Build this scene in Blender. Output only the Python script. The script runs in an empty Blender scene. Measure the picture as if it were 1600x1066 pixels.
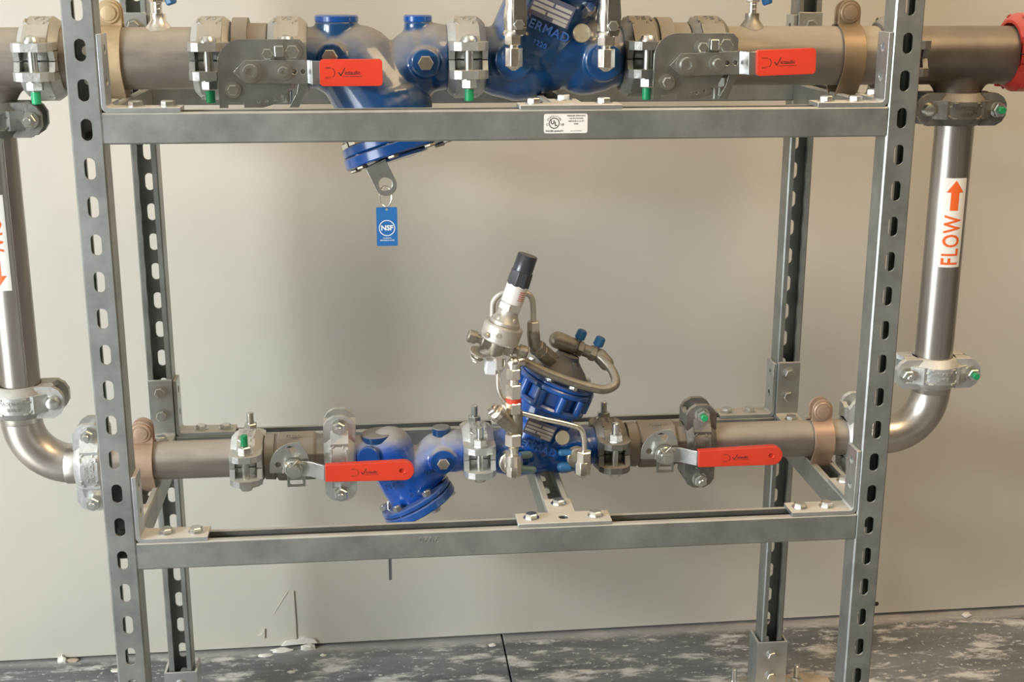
import bpy, bmesh, math, random
from mathutils import Vector, Matrix
from mathutils.geometry import tessellate_polygon
random.seed(7)
scene = bpy.context.scene
COL = scene.collection
PI = math.pi
FLOOR = -1225.0            # design coordinates in mm: X along the rack, Y away from the viewer, Z up from the lens height datum
def W(p): return Vector((p[0] * .001, p[1] * .001, (p[2] - FLOOR) * .001))

# ------------------------------------------------------------------ camera, world, lights, exposure
YAW, PITCH, ROLL = 0.1071, 0.2696, 0.0023
fw = Vector((math.sin(YAW) * math.cos(PITCH), math.cos(YAW) * math.cos(PITCH), -math.sin(PITCH)))
rt = Vector((math.cos(YAW), -math.sin(YAW), 0)); up = rt.cross(fw)
r2 = rt * math.cos(ROLL) + up * math.sin(ROLL); u2 = up * math.cos(ROLL) - rt * math.sin(ROLL)
cd = bpy.data.cameras.new('camera'); cam = bpy.data.objects.new('camera', cd); COL.objects.link(cam)
M = Matrix((r2, u2, -fw)).transposed().to_4x4(); M.translation = W((366.6, -1775.0, 104.9)); cam.matrix_world = M
cd.sensor_width = 36; cd.lens = 2058.4 * 36 / 1600; cd.clip_start = .05
scene.camera = cam

wd = bpy.data.worlds.new('world'); scene.world = wd; wd.use_nodes = True
bgn = wd.node_tree.nodes['Background']; bgn.inputs[0].default_value = (1.0, .83, .60, 1); bgn.inputs[1].default_value = .125

def area(name, loc, aim, sx, sy, power, col):
    ld = bpy.data.lights.new(name, 'AREA'); ld.shape = 'RECTANGLE'; ld.size = sx; ld.size_y = sy; ld.energy = power; ld.color = col
    o = bpy.data.objects.new(name, ld); COL.objects.link(o); o.location = W(loc)
    o.rotation_euler = (W(aim) - W(loc)).to_track_quat('-Z', 'Y').to_euler(); return o
area('doorway_daylight', (-2408, -1800, 486), (0, -1800, 486), 1.75, .27, 100, (.88, .95, 1.0))
area('doorway_ground_light', (-2408, -1800, -440), (0, -1800, -440), 1.75, 1.55, 62, (.92, .97, 1.0))
area('ceiling_lamp', (1650, -700, 1500), (1000, 300, -500), 1.2, .6, 29, (1.0, .72, .40))
sd = bpy.data.lights.new('sun', 'SUN'); sd.energy = 9; sd.angle = .01; sd.color = (1, .97, .92)
sun = bpy.data.objects.new('sun', sd); COL.objects.link(sun); sun.rotation_euler = Vector((1, 1.0, -1)).to_track_quat('-Z', 'Y').to_euler()
scene.view_settings.view_transform = 'Standard'; scene.view_settings.look = 'None'
scene.view_settings.gamma = 1; scene.view_settings.use_curve_mapping = False
scene.view_settings.exposure = 0.31

# ------------------------------------------------------------------ materials
def mat(name, col, metal=0., rough=.5, var=.0, vscale=30., dust=0., dustcol=(.40, .36, .30), bump=0., bscale=200., coat=0., col2=None, stretch=None, spec=.5):
    m = bpy.data.materials.new(name); m.use_nodes = True; nt = m.node_tree; N = nt.nodes; L = nt.links
    b = N['Principled BSDF']; b.inputs['Metallic'].default_value = metal; b.inputs['Roughness'].default_value = rough
    b.inputs['Coat Weight'].default_value = coat; b.inputs['Coat Roughness'].default_value = .12; b.inputs['Specular IOR Level'].default_value = spec
    b.inputs['Base Color'].default_value = (*col, 1)
    tc = N.new('ShaderNodeTexCoord'); src = tc.outputs['Object']
    if stretch:
        mp = N.new('ShaderNodeMapping'); mp.inputs['Scale'].default_value = stretch; L.new(src, mp.inputs[0]); src = mp.outputs[0]
    out = None
    if var or col2:
        nz = N.new('ShaderNodeTexNoise'); nz.inputs['Scale'].default_value = vscale; nz.inputs['Detail'].default_value = 6; nz.inputs['Roughness'].default_value = .65
        L.new(src, nz.inputs['Vector'])
        rp = N.new('ShaderNodeValToRGB'); rp.color_ramp.elements[0].position = .32; rp.color_ramp.elements[1].position = .68
        c2 = col2 or tuple(min(1, c * (1 + var)) for c in col)
        c1 = tuple(c * (1 - var) for c in col)
        rp.color_ramp.elements[0].color = (*c1, 1); rp.color_ramp.elements[1].color = (*c2, 1)
        L.new(nz.outputs['Fac'], rp.inputs[0]); out = rp.outputs[0]
        mr = N.new('ShaderNodeMapRange'); mr.inputs['To Min'].default_value = max(.05, rough - .1); mr.inputs['To Max'].default_value = rough + .1
        L.new(nz.outputs['Fac'], mr.inputs[0]); L.new(mr.outputs[0], b.inputs['Roughness'])
    if dust:   # settled construction dust lies on faces that look up
        ge = N.new('ShaderNodeNewGeometry'); sp = N.new('ShaderNodeSeparateXYZ'); L.new(ge.outputs['Normal'], sp.inputs[0])
        n2 = N.new('ShaderNodeTexNoise'); n2.inputs['Scale'].default_value = 38; n2.inputs['Detail'].default_value = 5; L.new(tc.outputs['Object'], n2.inputs['Vector'])
        ad = N.new('ShaderNodeMath'); ad.operation = 'MULTIPLY_ADD'; ad.inputs[1].default_value = .5; L.new(n2.outputs['Fac'], ad.inputs[0]); L.new(sp.outputs['Z'], ad.inputs[2])
        m2 = N.new('ShaderNodeMapRange'); m2.inputs['From Min'].default_value = .45; m2.inputs['From Max'].default_value = 1.05; m2.inputs['To Max'].default_value = dust
        L.new(ad.outputs[0], m2.inputs[0])
        mx = N.new('ShaderNodeMix'); mx.data_type = 'RGBA'; L.new(m2.outputs[0], mx.inputs[0])
        if out: L.new(out, mx.inputs[6])
        else: mx.inputs[6].default_value = (*col, 1)
        mx.inputs[7].default_value = (*dustcol, 1); out = mx.outputs[2]
        if metal:
            mm = N.new('ShaderNodeMath'); mm.operation = 'MULTIPLY_ADD'; mm.inputs[1].default_value = -metal; mm.inputs[2].default_value = metal
            L.new(m2.outputs[0], mm.inputs[0]); L.new(mm.outputs[0], b.inputs['Metallic'])
        if coat:
            mm = N.new('ShaderNodeMath'); mm.operation = 'MULTIPLY_ADD'; mm.inputs[1].default_value = -coat; mm.inputs[2].default_value = coat
            L.new(m2.outputs[0], mm.inputs[0]); L.new(mm.outputs[0], b.inputs['Coat Weight'])
        mr2 = N.new('ShaderNodeMath'); mr2.operation = 'MULTIPLY_ADD'; mr2.inputs[1].default_value = .5; mr2.inputs[2].default_value = rough; mr2.use_clamp = True
        L.new(m2.outputs[0], mr2.inputs[0]); L.new(mr2.outputs[0], b.inputs['Roughness'])
    if out: L.new(out, b.inputs['Base Color'])
    if bump:
        n3 = N.new('ShaderNodeTexNoise'); n3.inputs['Scale'].default_value = bscale; n3.inputs['Detail'].default_value = 3; L.new(tc.outputs['Object'], n3.inputs['Vector'])
        bp = N.new('ShaderNodeBump'); bp.inputs['Strength'].default_value = bump; bp.inputs['Distance'].default_value = .002
        L.new(n3.outputs['Fac'], bp.inputs['Height']); L.new(bp.outputs[0], b.inputs['Normal'])
    return m
GALV = mat('galvanized_strut', (.355, .365, .35), .85, .44, var=.22, vscale=16, dust=.55, dustcol=(.55, .52, .46))
BRKT = mat('zinc_bracket', (.58, .60, .60), .9, .36, var=.12, vscale=25, dust=.75, dustcol=(.62, .58, .50))
ZINC = mat('bright_zinc', (.70, .71, .68), 1., .28)
PIPE_U = mat('brown_grey_pipe', (.26, .225, .19), .6, .45, var=.28, vscale=11, dust=.7, dustcol=(.44, .38, .30), stretch=(.6, 2, 2))
PIPE_D = mat('dark_oiled_pipe', (.15, .125, .105), .6, .42, var=.3, vscale=12, dust=.35, dustcol=(.34, .29, .23))
PIPE_L = mat('grey_pipe', (.30, .265, .23), .7, .40, var=.25, vscale=13, dust=.65, dustcol=(.46, .41, .34), stretch=(.6, 2, 2))
STEEL = mat('satin_stainless', (.42, .39, .36), 1., .34, var=.14, vscale=9, stretch=(4, 4, .5))
ELBOW = mat('stainless_elbow', (.56, .52, .475), 1., .37, var=.10, vscale=30)
CPL = mat('galvanized_coupling', (.50, .50, .48), .7, .42, var=.14, vscale=30, dust=.7, dustcol=(.46, .42, .35), bump=.25, bscale=180)
CPL_B = mat('pale_zinc_coupling', (.62, .63, .62), .75, .38, var=.14, vscale=30, dust=.6, dustcol=(.55, .52, .46), bump=.25, bscale=180)
CPL_D = mat('dark_coupling', (.20, .195, .18), .6, .42, var=.2, vscale=30, dust=.65, dustcol=(.34, .295, .23), bump=.25, bscale=180)
CPL_R = mat('red_coupling', (.50, .035, .022), 0, .42, var=.15, vscale=30, dust=.35, dustcol=(.55, .28, .22))
IRON = mat('dull_valve_body', (.25, .23, .20), .5, .5, var=.18, vscale=30, dust=.65, dustcol=(.38, .33, .27))
BLUE_SHADE = mat('shaded_blue_enamel', (.002, .052, .17), 0, .30, var=.2, vscale=25, dust=.85, dustcol=(.31, .285, .255), coat=.8)  # same paint as the lower valves, its colour darkened for upper-run shade
BLUE_C = mat('clean_lit_blue_enamel', (.002, .075, .33), 0, .28, var=.12, vscale=25, dust=.2, dustcol=(.42, .39, .36), coat=.7)  # same paint with little dust; the lower run's stronger light is in the colour
BLUEP = mat('blue_plastic', (.012, .10, .24), 0, .4)
BLUETAG = mat('blue_tag_plastic', (.02, .15, .42), 0, .42)
RED = mat('red_vinyl', (.70, .05, .022), 0, .38, var=.05, vscale=20)
COPPER = mat('copper_strap', (.43, .30, .215), .4, .5, var=.14, vscale=30)
COPPERD = mat('brown_strap', (.27, .19, .115), .4, .5, var=.14, vscale=30)
COPPERY = mat('yellow_copper_strap', (.50, .375, .225), .4, .5, var=.14, vscale=30)
CHROME = mat('nickel_plated_brass', (.88, .83, .74), 1., .25, var=.05, vscale=60)
NICK_D = mat('dusty_nickel', (.30, .27, .215), .8, .38, var=.3, vscale=60, dust=.5, dustcol=(.42, .38, .31))
LEVER = mat('zinc_lever', (.55, .56, .54), .95, .30, var=.08, vscale=40)
DLEVER = mat('dark_steel_lever', (.22, .20, .17), .9, .36, var=.1, vscale=40)
PLATE = mat('zinc_plate', (.42, .425, .40), .95, .34, var=.10, vscale=30)
GREEN = mat('green_paint', (.015, .34, .13), 0, .4)
CAPGREY = mat('grey_plastic_cap', (.045, .048, .055), 0, .28)
PALE = mat('pale_zinc_casting', (.58, .54, .47), .6, .42, var=.1, vscale=50)
WHITE = mat('white_sticker', (.80, .78, .74), 0, .5)
INK = mat('black_ink', (.02, .02, .02), 0, .5)
ORANGE = mat('orange_ink', (.80, .13, .02), 0, .5)
WINK = mat('white_ink', (.85, .87, .88), 0, .5)
BRASS = mat('brass_disc', (.52, .46, .33), .6, .45, var=.1, vscale=80)
NPLATE = mat('grey_nameplate', (.10, .10, .14), .3, .4)
NFIELD = mat('nameplate_field', (.45, .42, .38), .3, .4)
TRANSL = mat('cloudy_plastic', (.72, .74, .76), 0, .35)
REDRING = mat('red_ring', (.62, .06, .03), 0, .4)
PLASTER = mat('white_plaster', (.80, .77, .71), 0, .8, bump=.6, bscale=150)
TANP = mat('tan_grout', (.50, .41, .30), 0, .8, var=.25, vscale=14)
WALLM = mat('beige_wall_paint', (.575, .542, .475), 0, .62, var=.03, vscale=3, bump=.06, bscale=260)
DARKGAP = mat('dark_sill', (.05, .047, .045), 0, .8)

def floor_material():
    m = bpy.data.materials.new('stained_concrete'); m.use_nodes = True; nt = m.node_tree; N = nt.nodes; L = nt.links; b = N['Principled BSDF']
    tc = N.new('ShaderNodeTexCoord')
    def noise(scale, detail, stretch=(1, 1, 1)):
        mp = N.new('ShaderNodeMapping'); mp.inputs['Scale'].default_value = stretch; L.new(tc.outputs['Object'], mp.inputs[0])
        n = N.new('ShaderNodeTexNoise'); n.inputs['Scale'].default_value = scale; n.inputs['Detail'].default_value = detail; n.inputs['Roughness'].default_value = .68
        L.new(mp.outputs[0], n.inputs['Vector']); return n.outputs['Fac']
    def ramp(f, a, bpos, ca, cb):
        r = N.new('ShaderNodeValToRGB'); r.color_ramp.elements[0].position = a; r.color_ramp.elements[1].position = bpos
        r.color_ramp.elements[0].color = (*ca, 1); r.color_ramp.elements[1].color = (*cb, 1); L.new(f, r.inputs[0]); return r.outputs[0]
    base = ramp(noise(4, 8, (.6, 2.2, 1)), .35, .72, (.095, .101, .11), (.27, .275, .285))
    spl = ramp(noise(9, 9, (1, 2.6, 1)), .525, .62, (0, 0, 0), (1, 1, 1))
    fine = ramp(noise(55, 4, (1, 1.6, 1)), .60, .64, (0, 0, 0), (1, 1, 1))
    mx = N.new('ShaderNodeMix'); mx.data_type = 'RGBA'; mx.blend_type = 'MIX'; L.new(spl, mx.inputs[0]); L.new(base, mx.inputs[6]); mx.inputs[7].default_value = (.66, .64, .61, 1)
    m2 = N.new('ShaderNodeMix'); m2.data_type = 'RGBA'; L.new(fine, m2.inputs[0]); L.new(mx.outputs[2], m2.inputs[6]); m2.inputs[7].default_value = (.66, .64, .61, 1)
    # drywall dust swept against the foot of the wall
    sp = N.new('ShaderNodeSeparateXYZ'); L.new(tc.outputs['Object'], sp.inputs[0])
    ad = N.new('ShaderNodeMath'); ad.operation = 'MULTIPLY_ADD'; ad.inputs[1].default_value = .05; L.new(noise(7, 6), ad.inputs[0]); L.new(sp.outputs['Y'], ad.inputs[2])
    mr = N.new('ShaderNodeMapRange'); mr.inputs['From Min'].default_value = .692; mr.inputs['From Max'].default_value = .712; mr.inputs['To Max'].default_value = .75; L.new(ad.outputs[0], mr.inputs[0])
    m3 = N.new('ShaderNodeMix'); m3.data_type = 'RGBA'; L.new(mr.outputs[0], m3.inputs[0]); L.new(m2.outputs[2], m3.inputs[6]); m3.inputs[7].default_value = (.50, .48, .47, 1)
    L.new(m3.outputs[2], b.inputs['Base Color']); b.inputs['Roughness'].default_value = .42
    bp = N.new('ShaderNodeBump'); bp.inputs['Strength'].default_value = .35; bp.inputs['Distance'].default_value = .003; L.new(noise(40, 6), bp.inputs['Height']); L.new(bp.outputs[0], b.inputs['Normal'])
    return m
FLOORM = floor_material()

# ------------------------------------------------------------------ mesh helpers (all in mm)
def basis(axis):
    a = Vector(axis).normalized(); t = Vector((0, 0, 1)) if abs(a.z) < .9 else Vector((1, 0, 0))
    u = t.cross(a).normalized(); return a, u, a.cross(u)
class G:
    def __init__(s): s.v = []; s.f = []
    def add(s, vs, fs):
        n = len(s.v); s.v += [Vector(v) for v in vs]; s.f += [[i + n for i in f] for f in fs]; return s
    def box(s, c, d, R=None):
        x, y, z = d[0] / 2, d[1] / 2, d[2] / 2
        vs = [Vector(p) for p in ((-x,-y,-z),(x,-y,-z),(x,y,-z),(-x,y,-z),(-x,-y,z),(x,-y,z),(x,y,z),(-x,y,z))]
        if R: vs = [R @ p for p in vs]
        return s.add([p + Vector(c) for p in vs], [(3,2,1,0),(4,5,6,7),(0,1,5,4),(1,2,6,5),(2,3,7,6),(3,0,4,7)])
    def lathe(s, o, axis, prof, seg=32, a0=0., a1=None, ref=None):
        a, u, w = basis(axis)
        if ref: u = (Vector(ref) - a * a.dot(Vector(ref))).normalized(); w = a.cross(u)
        full = a1 is None; n = seg if full else seg + 1; span = 2 * PI if full else a1 - a0
        o = Vector(o); vs = []
        for t, r in prof:
            for k in range(n):
                g = a0 + span * k / seg; vs.append(o + a * t + (u * math.cos(g) + w * math.sin(g)) * r)
        fs = []
        for j in range(len(prof) - 1):
            for k in range(seg):
                k2 = (k + 1) % n; fs.append((j*n+k, j*n+k2, (j+1)*n+k2, (j+1)*n+k))
        return s.add(vs, fs)
    def cyl(s, p0, p1, r, r1=None, seg=24, ch=0.):
        p0, p1 = Vector(p0), Vector(p1); L = (p1 - p0).length; r1 = r if r1 is None else r1
        pr = [(0, .001), (0, r - ch), (ch, r), (L - ch, r1), (L, r1 - ch), (L, .001)] if ch else [(0, .001), (0, r), (L, r1), (L, .001)]
        return s.lathe(p0, p1 - p0, pr, seg)
    def hexp(s, p0, p1, r, ch=1.2, ref=None):
        p0, p1 = Vector(p0), Vector(p1); L = (p1 - p0).length
        return s.lathe(p0, p1 - p0, [(0, .001), (0, r - ch), (ch, r), (L - ch, r), (L, r - ch), (L, .001)], 6, ref=ref)
    def ball(s, c, r, seg=24, rings=14, squash=1.):
        return s.lathe(Vector(c) - Vector((0, 0, r * squash)), (0, 0, 1), [(r * squash * (1 - math.cos(PI * k / rings)), max(.001, r * math.sin(PI * k / rings))) for k in range(rings + 1)], seg)
    def capsule(s, p0, p1, r, r1=None, seg=28):
        p0, p1 = Vector(p0), Vector(p1); r1 = r if r1 is None else r1; L = (p1 - p0).length
        pr = [(-r * math.cos(k * PI / 16), max(.001, r * math.sin(k * PI / 16))) for k in range(9)] + [(L + r1 * math.sin(k * PI / 16), max(.001, r1 * math.cos(k * PI / 16))) for k in range(9)]
        return s.lathe(p0, p1 - p0, pr, seg)
    def tube(s, pts, r, seg=12, bend=0., cap=True, steps=6):
        P = [Vector(p) for p in pts]
        if bend:
            Q = [P[0]]
            for i in range(1, len(P) - 1):
                a, b, c = P[i-1], P[i], P[i+1]; d = min(bend, (b - a).length * .48, (c - b).length * .48)
                s0 = b + (a - b).normalized() * d; s1 = b + (c - b).normalized() * d
                for k in range(steps + 1):
                    t = k / steps; Q.append(s0 * (1-t)**2 + b * 2*t*(1-t) + s1 * t*t)
            P = Q + [P[-1]]
        n = len(P); T = [(P[min(i+1, n-1)] - P[max(i-1, 0)]).normalized() for i in range(n)]
        _, u, w = basis(T[0]); vs = []
        for i in range(n):
            if i:
                q = T[i-1].rotation_difference(T[i]); u = q @ u
            u = (u - T[i] * T[i].dot(u)).normalized(); w = T[i].cross(u)
            for k in range(seg): vs.append(P[i] + (u * math.cos(2*PI*k/seg) + w * math.sin(2*PI*k/seg)) * r)
        fs = [(i*seg+k, i*seg+(k+1)%seg, (i+1)*seg+(k+1)%seg, (i+1)*seg+k) for i in range(n-1) for k in range(seg)]
        if cap: fs += [list(range(seg))[::-1], [(n-1)*seg+k for k in range(seg)]]
        return s.add(vs, fs)
    def prism(s, outer, o, u, v, depth, holes=()):
        o, u, v = Vector(o), Vector(u).normalized(), Vector(v).normalized(); n = u.cross(v)
        loops = [list(outer)] + [list(h) for h in holes]
        def area2(l): return sum(l[i][0]*l[(i+1)%len(l)][1] - l[(i+1)%len(l)][0]*l[i][1] for i in range(len(l)))
        loops = [l if (area2(l) > 0) == (k == 0) else l[::-1] for k, l in enumerate(loops)]
        tri = tessellate_polygon([[Vector((p[0], p[1], 0)) for p in l] for l in loops])
        flat = [p for l in loops for p in l]; N = len(flat)
        vs = [o + u*p[0] + v*p[1] for p in flat] + [o + u*p[0] + v*p[1] + n*depth for p in flat]
        fs = []
        for t in tri:
            a, b, c = [flat[i] for i in t]
            t = list(t) if (b[0]-a[0])*(c[1]-a[1]) - (c[0]-a[0])*(b[1]-a[1]) > 0 else list(t)[::-1]
            fs.append([i + N for i in t]); fs.append(t[::-1])
        k = 0
        for l in loops:
            m = len(l)
            for i in range(m):
                a, b = k + i, k + (i+1) % m; fs.append((a, b, b+N, a+N))
            k += m
        return s.add(vs, fs)
    def xform(s, Mx): s.v = [Mx @ p for p in s.v]; return s
    def join(s, o): return s.add(o.v, o.f)
def circ(x, y, r, n=20, a0=0., a1=2*PI, end=False):
    return [(x + r*math.cos(a0 + (a1-a0)*k/n), y + r*math.sin(a0 + (a1-a0)*k/n)) for k in range(n + (1 if end else 0))]
def rrect(x0, y0, x1, y1, r, n=5):
    return (circ(x1-r, y1-r, r, n, 0, PI/2, True) + circ(x0+r, y1-r, r, n, PI/2, PI, True) + circ(x0+r, y0+r, r, n, PI, 1.5*PI, True) + circ(x1-r, y0+r, r, n, 1.5*PI, 2*PI, True))
def slot(x, y, w, h, n=8):
    r = w/2; return circ(x, y+h/2-r, r, n, 0, PI, True) + circ(x, y-h/2+r, r, n, PI, 2*PI, True)

ORG = {}
def mesh_of(name, g, org=(0, 0, 0), smooth=40):
    me = bpy.data.meshes.new(name); o = Vector(org)
    me.from_pydata([(p - o) * .001 for p in g.v], [], g.f)
    bm = bmesh.new(); bm.from_mesh(me); bmesh.ops.remove_doubles(bm, verts=bm.verts, dist=2e-6); bmesh.ops.recalc_face_normals(bm, faces=bm.faces); bm.to_mesh(me); bm.free()
    if smooth:
        me.polygons.foreach_set('use_smooth', [True] * len(me.polygons)); me.set_sharp_from_angle(angle=math.radians(smooth))
    return me
def tag(o, label, cat, group=None):
    o['label'] = label; o['category'] = cat
    if group: o['group'] = group
    return o
def thing(name, label, cat, loc, group=None):
    o = bpy.data.objects.new(name, None); COL.objects.link(o); o.location = W(loc); o.empty_display_size = .02
    ORG[o.name] = Vector(loc); return tag(o, label, cat, group)
def part(name, g, m, parent, smooth=40, bevel=0., label=None):
    org = ORG[parent.name]; me = mesh_of(name, g, org, smooth); o = bpy.data.objects.new(name, me); COL.objects.link(o)
    o.parent = parent; me.materials.append(m); ORG[o.name] = org
    if bevel:
        b = o.modifiers.new('bevel', 'BEVEL'); b.width = bevel * .001; b.segments = 2; b.limit_method = 'ANGLE'; b.angle_limit = .6
    if label: o['label'] = label
    return o
def solo(name, g, m, loc, label, cat, group=None, smooth=40, bevel=0.):
    me = mesh_of(name, g, loc, smooth); o = bpy.data.objects.new(name, me); COL.objects.link(o); o.location = W(loc); me.materials.append(m); ORG[o.name] = Vector(loc)
    if bevel:
        b = o.modifiers.new('bevel', 'BEVEL'); b.width = bevel * .001; b.segments = 2; b.limit_method = 'ANGLE'; b.angle_limit = .6
    return tag(o, label, cat, group) if cat else o
def cast(g, voxel=2.2, smooth=6):
    """weld overlapping shapes into one filleted casting"""
    me = mesh_of('cast', g, (0, 0, 0), 0); o = bpy.data.objects.new('cast', me); COL.objects.link(o)
    r = o.modifiers.new('r', 'REMESH'); r.mode = 'VOXEL'; r.voxel_size = voxel * .001
    s = o.modifiers.new('s', 'SMOOTH'); s.iterations = smooth; s.factor = .5
    dg = bpy.context.evaluated_depsgraph_get(); m2 = bpy.data.meshes.new_from_object(o.evaluated_get(dg))
    h = G(); h.v = [v.co * 1000 for v in m2.vertices]; h.f = [list(p.vertices) for p in m2.polygons]
    bpy.data.objects.remove(o); bpy.data.meshes.remove(m2); bpy.data.meshes.remove(me); return h
def text2d(st, size, bold=0., align='CENTER', spacing=1.):
    c = bpy.data.curves.new('t', 'FONT'); c.body = st; c.size = size; c.align_x = align; c.align_y = 'CENTER'; c.resolution_u = 3; c.offset = bold; c.space_character = spacing
    o = bpy.data.objects.new('t', c); COL.objects.link(o)
    dg = bpy.context.evaluated_depsgraph_get(); me = bpy.data.meshes.new_from_object(o.evaluated_get(dg))
    vs = [(v.co.x, v.co.y) for v in me.vertices]; fs = [list(p.vertices) for p in me.polygons]
    bpy.data.objects.remove(o); bpy.data.curves.remove(c); bpy.data.meshes.remove(me); return vs, fs
def lay(g, vf, o, u, v, d=.15, sx=1.):
    """place flat lettering on a surface"""
    o, u, v = Vector(o), Vector(u).normalized(), Vector(v).normalized(); n = u.cross(v)
    return g.add([o + u*(x*sx) + v*y + n*d for x, y in vf[0]], vf[1])
def emboss(g, vf, o, u, v, h):
    """raised lettering with side walls"""
    bm = bmesh.new(); vs = [bm.verts.new((x, y, 0)) for x, y in vf[0]]
    for f in vf[1]:
        try: bm.faces.new([vs[i] for i in f])
        except ValueError: pass
    r = bmesh.ops.extrude_face_region(bm, geom=bm.faces[:])
    for e in r['geom']:
        if isinstance(e, bmesh.types.BMVert): e.co.z += h
    bm.verts.index_update(); o, u, v = Vector(o), Vector(u).normalized(), Vector(v).normalized(); n = u.cross(v)
    g.add([o + u*p.co.x + v*p.co.y + n*p.co.z for p in bm.verts], [[q.index for q in f.verts] for f in bm.faces]); bm.free(); return g
UX, UZ, UY = (1, 0, 0), (0, 0, 1), (0, 1, 0)

# ------------------------------------------------------------------ the setting: wall of two drywall sheets, concrete floor
def structure(name, g, m, parent=None, smooth=0, bevel=0.):
    o = solo(name, g, m, (0, 0, FLOOR), None, None, smooth=smooth, bevel=bevel) if parent is None else part(name, g, m, parent, smooth, bevel)
    if parent is None: o['kind'] = 'structure'
    return o
WA = math.radians(.62)
RW = Matrix.Rotation(WA, 4, 'Z'); WO = Vector((600, 702, 0))
def wallxf(g): return g.xform(Matrix.Translation(WO) @ RW @ Matrix.Translation(-WO))
def wy(x): return 702 + (x - 600) * math.tan(WA)
wall = structure('wall_back', wallxf(G().box((600, 748, 300), (8000, 60, 3050))), DARKGAP)
wall['label'] = 'beige painted drywall behind the rack'
part('drywall_sheet', wallxf(G().box((188 - 1900, 709.3, 307), (3800, 15, 3048))), WALLM, wall, 0)
part('drywall_sheet', wallxf(G().box((188 + 2200, 709.45, 307), (4400, 15, 3048))), WALLM, wall, 0)
g = G().prism([(-4600, FLOOR - 60), (-2675, FLOOR - 60), (-2675, 621), (-925, 621), (-925, FLOOR - 60), (770, FLOOR - 60), (770, 1620), (-4600, 1620)], (-2420, 0, 0), UY, UZ, -120)
wl = structure('wall_left', g, WALLM); wl['label'] = 'beige side wall with an open doorway'
cg = structure('ceiling', G().box((1000, -1900, 1650), (7000, 5400, 60)), WALLM); cg['label'] = 'plain ceiling of the plant room'
floor = structure('floor', G().box((600, 500, FLOOR - 60), (8000, 8000, 80)), DARKGAP)
# ------------------------------------------------------------------ strut rack
T = 2.7
def strut_profile(w=20.65, t=T, lip=9.4, ret=7.):
    # channel section, web along -v, open side +v; points (u, v)
    c = 2.2
    return [(-w+c, -w), (w-c, -w), (w, -w+c), (w, w-c), (w-c, w), (w-lip, w), (w-lip, w-ret), (w-lip+t, w-ret), (w-lip+t, w-t), (w-t, w-t), (w-t, -w+t), (-w+t, -w+t),
            (-w+t, w-t), (-w+lip-t, w-t), (-w+lip-t, w-ret), (-w+lip, w-ret), (-w+lip, w), (-w+c, w), (-w, w-c), (-w, -w+c)]
def strut(p0, p1, opening, slots=None, pitch=50.8):
    """channel from p0 to p1 (axis of the square section); 'opening' = direction of the open side; slots = offset of the first slot in the web"""
    p0, p1 = Vector(p0), Vector(p1); a = (p1 - p0).normalized(); L = (p1 - p0).length; v = Vector(opening).normalized(); u = v.cross(a)
    g = G(); pr = strut_profile()
    if slots is None:
        g.prism(pr, p0, u, v, L); return g
    w = 20.65
    right = [(12, -w), (w-2.2, -w)] + pr[2:11] + [(12, -w+T)]
    left = [(-x, y) for x, y in right]
    g.prism(right, p0, u, v, L); g.prism(left, p0, u, v, L)
    z0 = slots - pitch / 2
    while z0 > 0: z0 -= pitch
    o = p0 - v * w
    def cell(a0, a1, hole):
        oo = o + a * a0
        g.prism([(-12, 0), (12, 0), (12, a1-a0), (-12, a1-a0)], oo, u, a, -T, [slot(0, (a1-a0)/2, 14.3, 28.6)] if hole else ())
    z = z0
    while z < L:
        lo, hi = max(z, 0), min(z + pitch, L)
        cell(lo, hi, hi - lo > pitch - .1)
        z += pitch
    return g
def plate_holes(n, L, w=41.3): return [circ(L * (k + .5) / n, 0, 7.2, 14) for k in range(n)]
RL, RR, RD = 0., 1100.5, 461.4
TOP = 330.
UB, LB = -66.5, -673.0          # top faces of the upper and lower beams
rack = thing('strut_rack', 'galvanized slotted strut rack carrying both pipe runs', 'rack', (550, 230, FLOOR))
for x, z in ((RL, 13.4), (RR, 19.0)):
    part('upright', strut((x, 20.65, FLOOR), (x, 20.65, TOP), (0, 1, 0), (z - FLOOR) % 50.8), GALV, rack, 0)
for x, z in ((RL, -224.4), (RR, -981.4)):
    part('upright', strut((x, RD - 20.65, FLOOR), (x, RD - 20.65, TOP), (0, -1, 0), (z - FLOOR) % 50.8), GALV, rack, 0)
def bolt_up(g, x, y, z, r=9.5, h=8., a=(0, 0, 1)):
    p = Vector((x, y, z)); d = Vector(a).normalized()
    return g.hexp(p, p + d * h, r, 1.4, ref=(1, .35, .2)).cyl(p - d * 1, p + d * 1.6, r + 2.5, seg=18)
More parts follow.
